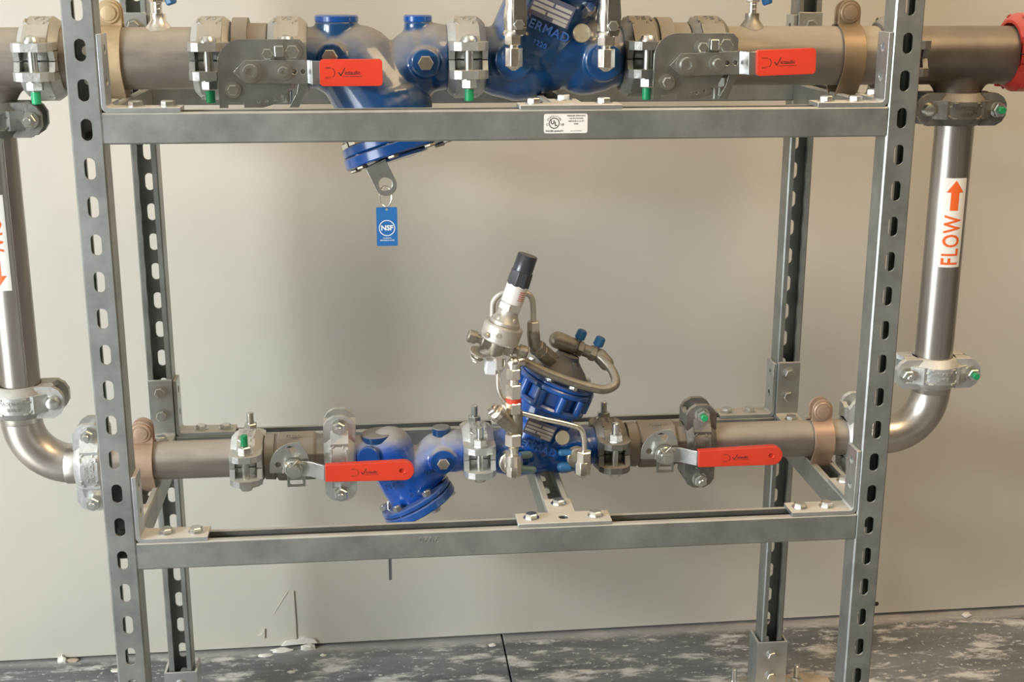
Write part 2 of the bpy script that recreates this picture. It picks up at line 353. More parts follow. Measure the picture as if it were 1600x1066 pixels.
def angle_bracket(x, y, z, side, leg_up=100, leg_out=100, bw=40., t=6., vbolts=False):
    """L bracket: vertical leg against an upright, horizontal leg on a beam. (x,y,z) = outer corner; side = unit vector along the horizontal leg"""
    o, s, up_ = Vector((x, y, z)), Vector(side), Vector((0, 0, 1)); n = s.cross(up_)
    c = 8
    prof = [(0, c)] + circ(c, c, c, 4, PI, 1.5*PI, True) + [(c + 6, 0), (c + 6, t)] + circ(t + 5, t + 5, 5, 4, 1.5*PI, PI, True) + [(t, c + 6), (0, c + 6)]
    g = G().prism(prof, o - n * (bw / 2), s, up_, bw)
    hh = bw / 2
    g.prism([(-hh, c + 6), (hh, c + 6), (hh, leg_up), (-hh, leg_up)], o, n, up_, t * (1 if n.cross(up_).dot(s) > 0 else -1), [] if vbolts else [circ(0, leg_up * k, 6.5, 16) for k in (.40, .80)])
    g.prism([(c + 6, -hh), (leg_out, -hh), (leg_out, hh), (c + 6, hh)], o, s, n, t * (1 if s.cross(n).z > 0 else -1))
    b = part('angle_bracket', g, BRKT, rack, 30, .8)
    for k in (.40, .82) if leg_out > 80 else (.55,):
        p = o + s * (leg_out * k) + up_ * t; part('bolt', bolt_up(G(), p.x, p.y, p.z), ZINC, b, 30)
    for k in (.40, .80) if vbolts else ():
        p = o + up_ * (leg_up * k) + s * t; part('bolt', bolt_up(G(), p.x, p.y, p.z, a=s), ZINC, b, 30)
RISE = 12.                      # the rear beams sit slightly higher than the front ones
for zt in (UB, LB):
    for y, zb in ((20.65, zt), (RD - 20.65, zt + RISE)):
        part('beam', strut((RL + 20.9, y, zb - 20.65), (RR - 20.9, y, zb - 20.65), (0, 0, 1)), GALV, rack, 30)
        angle_bracket(RL + 20.9, y, zb, (1, 0, 0)); angle_bracket(RR - 20.9, y, zb, (-1, 0, 0))
        sg = 1 if y < 200 else -1
        g = G().prism([(-70, -20), (70, -20), (70, 20), (20.5, 20), (20.5, 72), (-20.5, 72), (-20.5, 20), (-70, 20)], (637, y, zb), (sg, 0, 0), (0, sg, 0), 6, [circ(0, 0, 7, 14)])
        b = part('joining_plate', g, BRKT, rack, 30, 1.0)
        for dx, dy in ((-48, 0), (48, 0), (0, 50)):
            part('bolt', bolt_up(G(), 637 + dx, y + sg * dy, zb + 6), ZINC, b, 30)
    for x in (RL, 637., RR):
        part('cross_strut', strut((x, 41.6, zt - 20), (x, RD - 41.6, zt + RISE - 21.5), (0, 0, 1), 30.), GALV, rack, 0)
    for x in (RL, RR):
        angle_bracket(x, 41.6, zt + 1, (0, 1, 0), leg_up=95, leg_out=90)
        angle_bracket(x, RD - 41.6, zt + RISE, (0, -1, 0), leg_up=104, leg_out=60, vbolts=True)
for x, y in ((RL, RD - 20.65), (RR, RD - 20.65), (RL, 20.65), (RR, 20.65)):
    f = -1
    g = G().prism([(-29, -27), (29, -27), (29, 27), (25, 27), (25, -23), (-25, -23), (-25, 27), (-29, 27)], (x, y, FLOOR + 6), UX, UY, 109)
    g.prism(rrect(-78, -76, 78, 26, 4), (x, y, FLOOR), UX, UY, 6, [circ(sx, sy, 8, 12) for sx in (-62, 62) for sy in (-58, 8)])
    b = part('post_base', g, BRKT, rack, 30, .8)
    for z in (44, 88):
        part('bolt', bolt_up(G(), x, y - 27, FLOOR + z, a=(0, -1, 0)), ZINC, b, 30)
# embossed heat number on the lower front beam
g = G(); emboss(g, text2d('2020', 15), (436, 0, -685.5), (-1, 0, 0), (0, 0, -1), .8); part('stamped_number', g, GALV, rack, 0)

# ------------------------------------------------------------------ pipe couplings
HALF = {}
def coupling_meshes(sz):
    if sz in HALF: return HALF[sz]
    rp, R, w, Rp, z0, z1, br = ((45, 60, 56, 93, 14, 26, 6.6) if sz == 3 else (30.5, 44, 50, 71, 15, 25, 5.6))
    g = G(); h = w / 2
    prof = [(-h, rp), (-h, rp + .3*(R-rp)), (-h + 4, rp + .62*(R-rp)), (-h + 12, R), (h - 12, R), (h - 4, rp + .62*(R-rp)), (h, rp + .3*(R-rp)), (h, rp), (-h, rp)]
    g.lathe((0, 0, 0), (1, 0, 0), prof, 28, math.radians(1.2), math.radians(178.8), ref=(0, 1, 0))
    for s in (-1, 1):
        yb = R - 6; q = 9
        poly = [(-h, rp - 1), (h, rp - 1), (h, Rp - 16), (h - 6, Rp - 6), (h - 16, Rp), (-h + 16, Rp), (-h + 6, Rp - 6), (-h, Rp - 16)]
        g.prism(poly, (0, 0, z0), (1, 0, 0), (0, s, 0), (z1 - z0) * s)
        for sx in (-1, 1):   # cheeks from the pad down to the parting line
            x0 = sx * (h - 4)
            g.prism([(rp, .8), (R + 7, .8), (R + 13, z0 + 1), (rp, z0 + 1)], (x0 - 4, 0, 0), (0, s, 0), (0, 0, 1), 8 * s)
        A1 = math.radians(54)
        g.prism([(rp - 4, z1 - 1), (R + (10 if sz == 3 else 6), z1 - 1), (R * math.cos(A1) + 4, R * math.sin(A1) + 1), (R * math.cos(A1) - 10, R * math.sin(A1))], (-h + 11 if s > 0 else h - 11, 0, 0), (0, s, 0), (0, 0, 1), w - 22)
    # raised casting marks: check-shaped ridge and size number on the slopes
    k = R / 60
    for s in (-1, 1):
        for a0, a1, x0, x1 in ((58, 52, -16, -10), (52, 40, -10, 4), (40, 60, 6, 8), (70, 62, 14, 14), (70, 60, -18, -18)):
            A, B = math.radians(a0), math.radians(a1); rr = R + .2
            g.tube([(x0*k, s * rr * math.cos(A), rr * math.sin(A)), (x1*k, s * rr * math.cos(B), rr * math.sin(B))], 1.8, 6)
    c = G(); emboss(c, text2d('75', 17 * k), (0, 0, 0), (1, 0, 0), (0, 0, 1), 1.6)
    Ax = math.radians(72)
    c.xform(Matrix.Translation((0, -R * math.cos(Ax), R * math.sin(Ax) - .6)) @ Matrix.Rotation(-math.radians(72), 4, 'X')); g.join(c)
    if sz == 2:   # maker's name cast around the crown of each half
        for st, xo, hh in (('VICTAULIC', 4.5, 7.2), ('2/60.3', -5, 7.2)):
            c = G(); emboss(c, text2d(st, hh, .12), (0, 0, 0), (1, 0, 0), (0, 1, 0), 1.3)
            c.v = [Vector((p.y + xo, -(R - .2 + p.z) * math.sin(p.x / R), (R - .2 + p.z) * math.cos(p.x / R))) for p in c.v]; g.join(c)
    me_h = mesh_of('housing', g, smooth=28)
    b = G().lathe((0, 0, z1), (0, 0, 1), [(0, .001), (0, br + 6), (3, br + 5.6), (8, br + 3), (11, .001)], 18).cyl((0, 0, -z1 - 15), (0, 0, z1 + 2), br, seg=16)
    n = G().hexp((0, 0, -z1 - 14), (0, 0, -z1), br + 5.4, 1.5).cyl((0, 0, -z1 - 2), (0, 0, -z1), br + 6.6, seg=18)
    t = G().cyl((0, 0, -z1 - 32), (0, 0, -z1 - 13), br, seg=16, ch=1)
    t2 = G().cyl((0, 0, -z1 - 21), (0, 0, -z1 - 13), br, seg=16, ch=1)
    HALF[sz] = (me_h, mesh_of('bolt', b, smooth=40), mesh_of('nut', n, smooth=30), mesh_of('bolt_end', t, smooth=40), (R + Rp) / 2 - (1 if sz == 3 else 2), mesh_of('bolt_end', t2, smooth=40))
    for me in HALF[sz][:4] + HALF[sz][5:]: me.materials.append(ZINC)
    return HALF[sz]
ORIENT = {'front': Matrix(((1,0,0),(0,1,0),(0,0,1))), 'ends': Matrix(((1,0,0),(0,0,-1),(0,1,0))), 'riser': Matrix(((0,1,0),(0,0,1),(1,0,0)))}
def inst(name, me, parent, m, loc=(0, 0, 0), rot=(0, 0, 0)):
    o = bpy.data.objects.new(name, me); COL.objects.link(o); o.parent = parent; o.location = Vector(loc) * .001; o.rotation_euler = rot
    o.material_slots[0].link = 'OBJECT'; o.material_slots[0].material = m; return o
def coupling(c, sz, orient, m, label, flips=(0, 0), green=(0, 0), roll=0., boltm=ZINC):
    H, B, N, E, yb, E2 = coupling_meshes(sz)
    t = thing('pipe_coupling', label, 'pipe coupling', c, 'grooved pipe couplings')
    Mx = ORIENT[orient] @ Matrix.Rotation(math.radians(roll), 3, 'X'); t.rotation_euler = Mx.to_euler()
    inst('housing', H, t, m); inst('housing', H, t, m, rot=(PI, 0, 0))
    for k, s in enumerate((-1, 1)):   # k = 0: pad on local -y
        b = inst('bolt', B, t, boltm, (0, s * yb, 0), (0, PI if flips[k] else 0, 0))
        inst('nut', N, b, boltm); inst('bolt_end', E if orient == 'front' else E2, b, GREEN if green[k] else boltm)
    return t
YC, ZU, ZL = 230., -10.5, -633.
cu = lambda x, *a, **k: coupling((x, YC, ZU), 3, 'front', *a, **k)
cl = lambda x, o, *a, **k: coupling((x, YC, ZL), 2, o, *a, **k)
cu(-97, CPL, 'dusty galvanized coupling beside the tee at far upper left, green bolt end', green=(1, 0))
cu(143, CPL, 'dusty coupling joining upper left pipe to the lever valve', green=(1, 0))
cu(251, CPL, 'dusty coupling between upper left lever valve plate and blue valve')
cu(511, CPL, 'pale coupling between the two blue valves of the upper run', green=(1, 0))
cu(772, CPL_D, 'dark coupling just after the nameplated blue valve on the upper run', green=(1, 0))
cu(876, CPL_D, 'brown dusty coupling behind the upper right lever valve plate')
cu(1172, CPL_D, 'dark coupling hidden behind the front upright, beside the upper right tee')
coupling((1385, YC, ZU + 4), 3, 'front', CPL_R, 'red painted coupling at the end of the upper run', boltm=CPL_R)
coupling((-176, YC, -96), 2, 'riser', CPL_D, 'dark grey coupling under the tee on the riser at far left', flips=(1, 0), green=(0, 0))
coupling((-182, YC, -524), 2, 'riser', CPL, 'grey coupling above the elbow on the riser at far left', flips=(1, 1))
coupling((1282, YC, -92), 2, 'riser', CPL_D, 'dark coupling under the tee above the orange arrow label', flips=(1, 0), green=(0, 1))
coupling((1283, YC, -521), 2, 'riser', CPL_B, 'bright silver coupling above the elbow below the orange arrow label', flips=(0, 0), green=(0, 1))
for o in [o for o in bpy.data.objects if o.name.startswith('pipe_coupling') and abs(o.location.x - 1.283) < .002 and o.location.z < 1]:
    for b in o.children:
        if b.name.startswith('bolt'): b.rotation_euler = (0, 0, 0)
cl(-78, 'ends', CPL_B, 'bright silver coupling between lower left elbow and clamp', flips=(1, 1))
cl(161, 'front', CPL_B, 'pale coupling with green bolt end before the lower left ball valve', flips=(1, 1), green=(1, 0))
cl(306, 'ends', CPL_B, 'silver coupling with upright pads between lower left ball valve and blue valve', flips=(1, 1))
cl(526, 'front', CPL_B, 'silver coupling between the two blue valves of the lower run', flips=(1, 1))
cl(742, 'front', CPL_D, 'dark coupling after the blue valve with the pilot, lower run', flips=(1, 1))
cl(889, 'ends', CPL_D, 'brown coupling with upright pads after the lower right ball valve', flips=(1, 1), green=(0, 1))
cl(1162, 'ends', CPL_B, 'silver coupling tucked behind the front upright before the lower right elbow', flips=(1, 1))

# ------------------------------------------------------------------ pipes, tees, elbows
def pipe(x0, x1, z, r, m, label, name='pipe', rings=()):
    g = G().lathe((x0, YC, z), (1, 0, 0), [(0, r - 6), (0, r - .8), (.8, r), (x1 - x0 - .8, r), (x1 - x0, r - .8), (x1 - x0, r - 6)], 48)
    return solo(name, g, m, ((x0 + x1) / 2, YC, z - r), label, 'pipe')
pipe(-95, 141, ZU, 44.5, PIPE_U, 'brown-grey horizontal pipe of the upper run, at the upper left clamp')
pipe(880, 1170, ZU, 44.5, PIPE_U, 'dusty brown horizontal pipe of the upper run, behind the right lever')
pipe(-76, 159, ZL, 30.2, PIPE_L, 'thin grey horizontal pipe of the lower run beside the left clamp')
pipe(891, 1160, ZL, 30.2, PIPE_L, 'thin brown horizontal pipe of the lower run beside the right clamp')
def riser(x, z0, z1, label, sa):
    g = G().lathe((x, YC, z0), (0, 0, 1), [(0, 24), (0, 30.2), (z1 - z0, 30.2), (z1 - z0, 24)], 48)
    t = thing('riser_pipe', label, 'pipe', (x, YC, z0))
    part('pipe_body', g, STEEL, t)
    part('weld_seam', G().tube([(x + 30.2*math.sin(sa), YC - 30.2*math.cos(sa), z0 + 27), (x + 30.2*math.sin(sa), YC - 30.2*math.cos(sa), z1 - 27)], .45, 6), DLEVER, t)
    return t
riser(-178.5, -524, -96, 'vertical steel riser pipe at the far left edge', .62)
riser(1282.5, -521, -92, 'vertical steel riser pipe with orange flow arrow on the right', -.1)
def tee(xc, x0, x1, m, label, zb=-94):
    g = G().cyl((x0, YC, ZU), (x1, YC, ZU), 44.5, seg=56).cyl((xc, YC, ZU), (xc, YC, zb), 31.5, seg=40).join(G().lathe((xc, YC, ZU - 20), (0, 0, -1), [(0, .01), (0, 50), (20, 50), (26, 44), (32, 39.5), (40, 35.5), (50, 32), (50, .01)], 40).xform(Matrix.Translation((0, YC, 0)) @ Matrix.Diagonal((1, .58, 1, 1)) @ Matrix.Translation((0, -YC, 0))))
    return solo('pipe_tee', cast(g, 2.2, 10), m, (xc, YC, zb), label, 'pipe tee', smooth=60)
tee(-178, -420, -99, PIPE_U, 'grey pipe tee at far upper left feeding the riser')
tee(1282, 1174, 1383, PIPE_D, 'dark pipe tee at far upper right between dark and red couplings')
def elbow(xs, ys, xe, R, label, s):
    pts = [(xs, YC, ys), (xs, YC, ZL + R)] + [(xs + s * R * (1 - math.cos(k * PI / 32)), YC, ZL + R - R * math.sin(k * PI / 32)) for k in range(1, 17)] + [(xe, YC, ZL)]
    t = thing('pipe_elbow', label, 'pipe elbow', (xs, YC, ZL - 31))
    b = part('elbow_body', G().tube(pts, 31, 40), ELBOW, t, 50)
    part('collar', G().lathe((xs, YC, ys - 20), (0, 0, -1), [(0, 30), (0, 32), (18, 32), (19.5, 31)], 40), ELBOW, t)
    part('collar', G().lathe((xe - s * 20, YC, ZL), (-s, 0, 0), [(0, 30), (0, 32), (18, 32), (19.5, 31)], 40), ELBOW, t)
    # raised casting letters around the outer bend
    g = G()
    for row, st in ((0, '90'), (1, 'GRADE 304'), (2, 'STAINLESS')):
        vs, fs = text2d(st, 8.5)
        def mp(x, y):
            al = PI * .27 + x / (R + 31) ; be = .35 - row * .36 + y / 31
            rr = R + 31.5 * math.cos(be); cx, cz = xs + s * R, ZL + R
            return (cx - s * rr * math.cos(al), YC - 31.5 * math.sin(be), cz - rr * math.sin(al))
        g.add([mp(x, y) for x, y in vs], fs)
    part('cast_letters', g, CHROME, t, 0)
    return t
elbow(-182, -520, -80, 76, 'shiny steel elbow bending from the left riser into the lower run', 1)
elbow(1283, -517, 1164, 76, 'shiny steel elbow bending from the lower run up the right riser', -1)

# ------------------------------------------------------------------ pipe clamps on the cross struts
def clamp(x, z, r, zs, m, label):
    t = thing('pipe_clamp', label, 'pipe clamp', (x, YC, zs), 'strut pipe clamps'); h = 17
    for s in (-1, 1):
        pts = []
        for k in range(15):
            a = math.radians(8 + 122 * k / 14); pts.append((s * (r + 1.6) * math.sin(a), (r + 1.6) * math.cos(a)))
        pts.append((s * 12, -(z - zs) - 4))
        top = [(s * 4, r + 26), (s * 4, r + 6)]
        ln = [top[1]] + pts; th = 3.0
        outer, inner = [], []
        for i, p in enumerate(ln):
            a = Vector(ln[max(i-1, 0)]); b = Vector(ln[min(i+1, len(ln)-1)]); d = (b - a).normalized(); n = Vector((-d.y, d.x)) * s
            outer.append(tuple(Vector(p) + n * th)); inner.append(p)
        g = G().prism(outer + inner[::-1], (x - h, YC, z), UY, UZ, 2 * h)
        ear = [(-h, r + 1), (h, r + 1), (h, r + 22)] + circ(0, r + 22, h, 10, 0, PI, True) + [(-h, r + 22)]
        g.prism(ear, (x, YC + s * 7 if s < 0 else YC + 7, z), UX, UZ, 4 if s < 0 else -4, [circ(0, r + 20, 5, 12)])
        part('strap', g, m, t, 30, .5)
    b = G().lathe((x, YC - 10, z + r + 20), (0, -1, 0), [(0, .001), (0, 15.5), (3, 15.5), (4.5, 14), (4.5, 11), (6.5, 10.5), (7, 9), (7, .001)], 28).cyl((x, YC - 12, z + r + 20), (x, YC + 22, z + r + 20), 5, seg=14)
    part('clamp_bolt', b, m, t)
    part('clamp_nut', G().hexp((x, YC + 11, z + r + 20), (x, YC + 19, z + r + 20), 10), m, t, 30)
clamp(-1, ZU, 44.5, UB, COPPERY, 'yellowish strap clamp around the upper left pipe')
clamp(1096, ZU, 44.5, UB, COPPERD, 'brown strap clamp around the upper right pipe')
clamp(-1, ZL, 30.2, LB, COPPER, 'copper strap clamp around the lower left pipe')
clamp(1096, ZL, 30.2, LB, COPPER, 'copper strap clamp around the lower right pipe')

# ------------------------------------------------------------------ lever-operated valves
def brand_print(o, u, v, k, grip, side=0):
    """check mark with the maker's lettering and the open/shut arrow printed on a grip"""
    g = G()
    lay(g, text2d('ictaulic', 8.2 * k, .12 * k, 'LEFT'), Vector(o) + Vector(u) * 2 * k, u, v)
    o, u2_, v2_ = Vector(o), Vector(u), Vector(v); n = u2_.cross(v2_) * .15
    def quad(a, b, w):
        a, b = Vector((*a, 0)), Vector((*b, 0)); d = (b - a).normalized(); q = Vector((-d.y, d.x, 0)) * w
        g.add([o + u2_*p.x + v2_*p.y + n for p in (a - q, b - q, b + q, a + q)], [(0, 1, 2, 3)])
    quad((-7*k, 1*k), (-3.5*k, -4*k), .8*k); quad((-3.5*k, -4*k), (3*k, 7.5*k), .7*k); quad((-2*k, -5.2*k), (27*k, -5.2*k), .35*k)
    arc = [(-19*k + 7*k*math.cos(a), 7*k*math.sin(a)) for a in [math.radians(-62 + 124*i/10) for i in range(11)]]
    for a, b in zip(arc, arc[1:]): quad(a, b, .45*k)
    lay(g, text2d('OPEN', 3.6*k), o - u2_*22*k + v2_*7*k, u, v); lay(g, text2d('SHUT', 3.6*k), o - u2_*22*k - v2_*7*k, u, v)
    part('printed_mark', g, INK, grip, 0)
def butterfly(x, label, pm, zc=-20., tilt=0., bodym=IRON, sh=0.):
    """x = stem centre"""
    t = thing('butterfly_valve', label, 'valve', (x, YC, ZU - 58), 'lever valves on the upper run')
    xb0, xb1 = x - 65 + sh, x + 50 + sh
    c = (xb0 + xb1) / 2
    part('valve_body', G().lathe((c, YC, ZU), (1, 0, 0), [(-58, 36), (-58, 44.5), (-26, 44.5), (-26, 58), (-4, 58), (-4, 50), (22, 50), (26, 44.5), (58, 44.5), (58, 36)], 40), bodym, t)
    part('valve_neck', G().cyl((x, 190, zc), (x, 126, zc), 20, seg=24), bodym, t)
    # operating plate: quadrant with squared lower-left, notches and holes
    L, R_, B, Tp = -46, 77, -50, 44
    outer = [(L, B)] + [(L + 24, B), (L + 24, B + 9), (L + 42, B + 9), (L + 42, B)] + [(20, B)] + circ(0, 4, 60, 8, math.radians(-62), math.radians(-18), True) + [(70, -20), (52, B - 2), (62, B - 2), (R_, -14), (R_, Tp - 8), (R_ - 8, Tp)] + circ(L + 34, Tp - 34, 34, 8, PI/2, PI, True)
    holes = [circ(41, 24, 3, 10), circ(56, 0, 4, 10)] + [circ(8 + 11*k, -41 + 2.2*k*k*.35, 2.4, 8) for k in range(4)]
    outer = [(L, B), (L + 12, B), (L + 12, B + 8), (L + 34, B + 8), (L + 34, B), (14, B), (34, B + 6), (50, B + 22), (60, B + 40), (66, B + 40), (62, B + 20), (50, B), (64, B), (R_, B + 30), (R_, Tp - 8), (R_ - 8, Tp)] + circ(L + 34, Tp - 34, 34, 8, PI/2, PI, True)
    part('operating_plate', G().prism(outer, (x, 128, zc), UX, UZ, 4, holes), PLATE, t, 30, .5)
    for dx, dz, r in ((-26, -25, 8), (24, 24, 8), (58, 27, 10)):
        part('plate_bolt', G().hexp((x + dx, 124, zc + dz), (x + dx, 116, zc + dz), r).cyl((x + dx, 123.9, zc + dz), (x + dx, 121, zc + dz), r + 3), ZINC, t, 30)
    part('stop_stud', G().box((x + 40, 118, zc + 28), (12, 12, 15)), ZINC, t, 0, 1.)
    Rt = Matrix.Rotation(tilt, 4, 'Y'); Pv = Matrix.Translation((x, 0, zc)) @ Rt @ Matrix.Translation((-x, 0, -zc))
    g = G().prism([(-24, 0), (-8, 16), (76, 16), (76, -16), (-8, -16)], (x, 122, zc), UX, UZ, 5, [circ(60, 0, 3.5, 10), circ(72, 0, 3.5, 10)])
    g.prism([(76, 122), (76, 117), (83, 117), (88, 98), (102, 98), (102, 94), (85, 94), (80, 112.5)], (x, 0, zc - 16), UX, UY, 32)
    part('lever', g.xform(Pv), LEVER, t, 30, .4)
    g = G().prism(rrect(96, -18, 182, 18, 5), (x, 103, zc), UX, UZ, 14)
    gr = part('red_grip', g.xform(Pv), pm, t, 30, 2.)
    brand_print(Pv @ Vector((x + 128, 89, zc)), Rt.to_3x3() @ Vector(UX), Rt.to_3x3() @ Vector(UZ), .95, gr)
    for dx, r in ((0, 11), (45, 7.5)):
        part('lever_bolt', G().lathe((x + dx, 117, zc), (0, -1, 0), [(0, .001), (0, r + 4), (3, r + 4), (3.2, r), (11, r - 1), (11, r - 5), (6, r - 5.5), (6, .001)], 20).xform(Pv), ZINC, t, 35)
butterfly(204, 'upper left valve with zinc quadrant plate and flat red lever', RED, -23, sh=2)
butterfly(821, 'upper right valve with zinc quadrant plate and slightly raised red lever', RED, -16, -.035, sh=10)
def ball_valve(x, label, zc=-633., tilt=0., bodym=IRON):
    t = thing('ball_valve', label, 'valve', (x, YC, ZL - 38), 'lever ball valves on the lower run')
    part('valve_body', G().lathe((x, YC, ZL), (1, 0, 0), [(-66, 24), (-66, 30.2), (-50, 30.2), (-49, 36), (-34, 37), (-33, 34), (-30, 34)], 40), bodym, t)
    part('valve_centre', G().lathe((x, YC, ZL), (1, 0, 0), [(-31, 20), (-31, 36), (-28, 39), (28, 39), (32, 35), (46, 35), (47, 30.2), (66, 30.2), (66, 24)], 8, ref=(0, math.cos(PI/8), math.sin(PI/8))), bodym, t, 25, 1.5)
    emb = G(); emboss(emb, text2d('F3000', 9), (x - 4, YC - 18, ZL + 38.6), (1, 0, 0), (0, .95, .3), 1.); part('cast_letters', emb, bodym, t, 0)
    part('stem', G().cyl((x, 200, zc), (x, 138, zc), 10, seg=20), ZINC, t)
    outer = circ(0, 0, 40, 12, PI/2, PI, True) + [(-40, -8), (-14, -8), (-14, -32), (14, -32), (14, -10), (22, 4), (18, 22), (8, 40)]
    part('stop_plate', G().prism(outer, (x + 2, 164, zc), UX, UZ, 3, [circ(-27, 5, 5, 12), circ(-3, 28, 5.5, 12), rrect(-10, -29, 10, -20, 3, 3)]), LEVER, t, 30, .4)
    part('stem_nut', G().lathe((x, 160, zc), (0, -1, 0), [(0, .001), (0, 16), (3, 16), (4, 13), (9, 13), (9, .001)], 28).hexp((x, 152, zc), (x, 142, zc), 9.5).box((x, 139, zc), (9, 8, 9)), ZINC, t, 35)
    part('lock_clip', G().tube([(x - 17, 150, zc - 4), (x - 13, 146, zc + 14), (x - 4, 143, zc + 7), (x + 6, 145, zc + 16), (x + 14, 148, zc + 10)], 1.6, 8), CHROME, t)
    Rt = Matrix.Rotation(tilt, 4, 'Y'); Pv = Matrix.Translation((x, 0, zc)) @ Rt @ Matrix.Translation((-x, 0, -zc))
    g = G().prism([(12, 158), (16, 158), (26, 154), (47, 136), (60, 136), (60, 132.5), (45.5, 132.5), (24, 151), (12, 154)], (x, 0, zc - 12), UX, UY, 24)
    part('lever', g.xform(Pv), LEVER, t, 30, .4)
    outer = [(48, -13.5), (168, -15.5)] + circ(168, 0, 15.5, 10, -PI/2, PI/2, True) + [(48, 13.5)]
    gr = part('red_grip', G().prism(outer, (x, 141, zc), UX, UZ, 12, [circ(165, 0, 4, 14)]).xform(Pv), RED, t, 30, 2.)
    part('grip_eyelet', G().cyl((x + 165, 140, zc), (x + 165, 132, zc), 4.6, seg=14).xform(Pv), RED, t)
    brand_print(Pv @ Vector((x + 108, 129, zc)), Rt.to_3x3() @ Vector(UX), Rt.to_3x3() @ Vector(UZ), .78, gr)
ball_valve(237, 'lower left ball valve with long red lever pointing right', -627)
ball_valve(819, 'lower right ball valve with wire clip and long red lever', -626, -.012, bodym=mat('brown_dusty_body', (.22, .19, .155), .5, .5, var=.2, vscale=30, dust=.65, dustcol=(.34, .285, .22)))

# ------------------------------------------------------------------ blue check valves (cover facing down)
def disc(g, c, n, R, h, seg=48, ch=2.): return g.lathe(c, n, [(0, .001), (0, R - ch), (ch, R), (h - ch, R), (h, R - ch), (h, .001)], seg)
def check_small():
    t = thing('check_valve', 'small blue check valve with tilted round cover on the lower run', 'valve', (430, YC, -745))
    ax = Vector((.46, -.10, -.88)).normalized(); fc = Vector((424, YC, -709))
    g = G().cyl((318, YC, ZL), (352, YC, ZL), 30.2).capsule((362, YC, -636), (385, YC, -628), 35, 38).capsule((384, YC, -634), fc - ax * 30, 40, 43).cyl(fc - ax * 40, fc, 43, 41).capsule((425, YC, -678), (462, YC, -636), 37, 33).cyl((455, YC, ZL), (516, YC, ZL), 30.2)
    g.lathe((470, YC, ZL), (1, 0, 0), [(0, .01), (0, 34), (20, 36), (34, 33), (34, .01)], 32).cyl((468, 205, -637), (468, 188, -637), 20)
    b = part('valve_body', cast(g), mat('lit_blue_enamel', (.002, .085, .46), 0, .30, var=.12, vscale=25, dust=.95, dustcol=(.42, .40, .38), coat=.8), t, 60)  # same paint again, its colour brightened for the stronger light down here
    g = G(); emboss(g, text2d('FIG', 15, .4), (386, YC - 46, -672), (.88, 0, .3), (-.3, -.1, .88), 2); emboss(g, text2d('M 2', 9, .3), (421, YC - 47, -687), (.88, 0, .3), (-.3, -.1, .88), 2); emboss(g, text2d('VAL', 10, .3), (446, YC - 36, -655), (.88, 0, .3), (-.3, -.1, .88), 2)
    part('cast_letters', g, BLUE_C, b, 0)
    f = part('body_flange', disc(G(), fc - ax * 2, ax, 61, 9), BLUE_C, t, 30)
    part('cover', disc(disc(G(), fc + ax * 8, ax, 62, 14), fc + ax * 22, ax, 30, 5), BLUE_C, t, 30)
    _, u, w = basis(ax)
    for k in range(6):
        a = k * PI / 3 + .35; p = fc + (u * math.cos(a) + w * math.sin(a)) * 53
        part('cover_bolt', G().hexp(p - ax * 2, p - ax * 11, 8).cyl(p - ax * 12, p + ax * 26, 4.2, seg=12).hexp(p + ax * 22, p + ax * 28, 8), ZINC, t, 30)
    part('boss', G().cyl((367, YC - 2, -610), (366, YC - 2, -597), 27, ch=2), BLUE_SHADE, t); part('boss', G().cyl((468, YC, -606), (468, YC, -592), 15, ch=1.5), BLUE_SHADE, t)
    part('port_ring', G().lathe((468, 188, -637), (0, -1, 0), [(0, .01), (0, 20), (2, 19), (2, .01)], 28), BLUE_C, t)
    part('hex_plug', G().hexp((468, 186, -637), (468, 176, -637), 10), CHROME, t, 30)
    part('port_ring', G().cyl((352, 200, -628), (350, 188, -626), 18, ch=2), BLUE_C, t)
check_small()
def check_large():
    t = thing('check_valve', 'large blue check valve with flanged cover below the upper beam', 'valve', (400, YC, -190))
    ax = Vector((.29, -.17, -.94)).normalized(); fc = Vector((405, 215, -126))
    g = G().cyl((262, YC, ZU), (305, YC, ZU), 44.5).capsule((325, YC, -18), (352, YC, -20), 51, 54).capsule((352, YC, -25), fc - ax * 40, 62, 68).cyl(fc - ax * 60, fc, 68, 62).capsule((395, YC, -60), (440, YC, -16), 54, 48).cyl((430, YC, ZU), (500, YC, ZU), 44.5)
    g.lathe((448, YC, ZU), (1, 0, 0), [(0, .01), (0, 47), (18, 50), (36, 47), (36, .01)], 32).cyl((449, 190, -15), (449, 172, -15), 22).cyl((322, YC, 15), (322, YC, 44), 34, 31).cyl((441, YC, 20), (441, YC, 44), 22, 20)
    g.cyl((318, 190, -6), (314, 174, -6), 21)
    b = part('valve_body', cast(g, 2.6), BLUE_SHADE, t, 60)
    part('boss_cap', G().cyl((322, YC, 40), (322, YC, 51), 32, ch=2), BLUE_C, t); part('boss_cap', G().cyl((441, YC, 40), (441, YC, 51), 21, ch=2), BLUE_C, t)
    part('body_flange', disc(G(), fc - ax * 4, ax, 84, 14), BLUE_C, t, 30)
    part('cover', disc(disc(G(), fc + ax * 11, ax, 86, 16), fc + ax * 27, ax, 40, 6), BLUE_C, t, 30)
    _, u, w = basis(ax)
    for k in range(8):
        a = k * PI / 4 + .2; p = fc + (u * math.cos(a) + w * math.sin(a)) * 74
        part('cover_bolt', G().hexp(p - ax * 4, p - ax * 14, 10).cyl(p - ax * 16, p + ax * 30, 5, seg=12).hexp(p + ax * 27, p + ax * 32, 9), NICK_D, t, 30)
    part('hex_plug', G().hexp((449, 172, -15), (449, 160, -15), 11.5), CHROME, t, 30)
    part('hex_plug', G().hexp((313, 174, -6), (312, 164, -6), 11.5), CHROME, t, 30)
check_large()
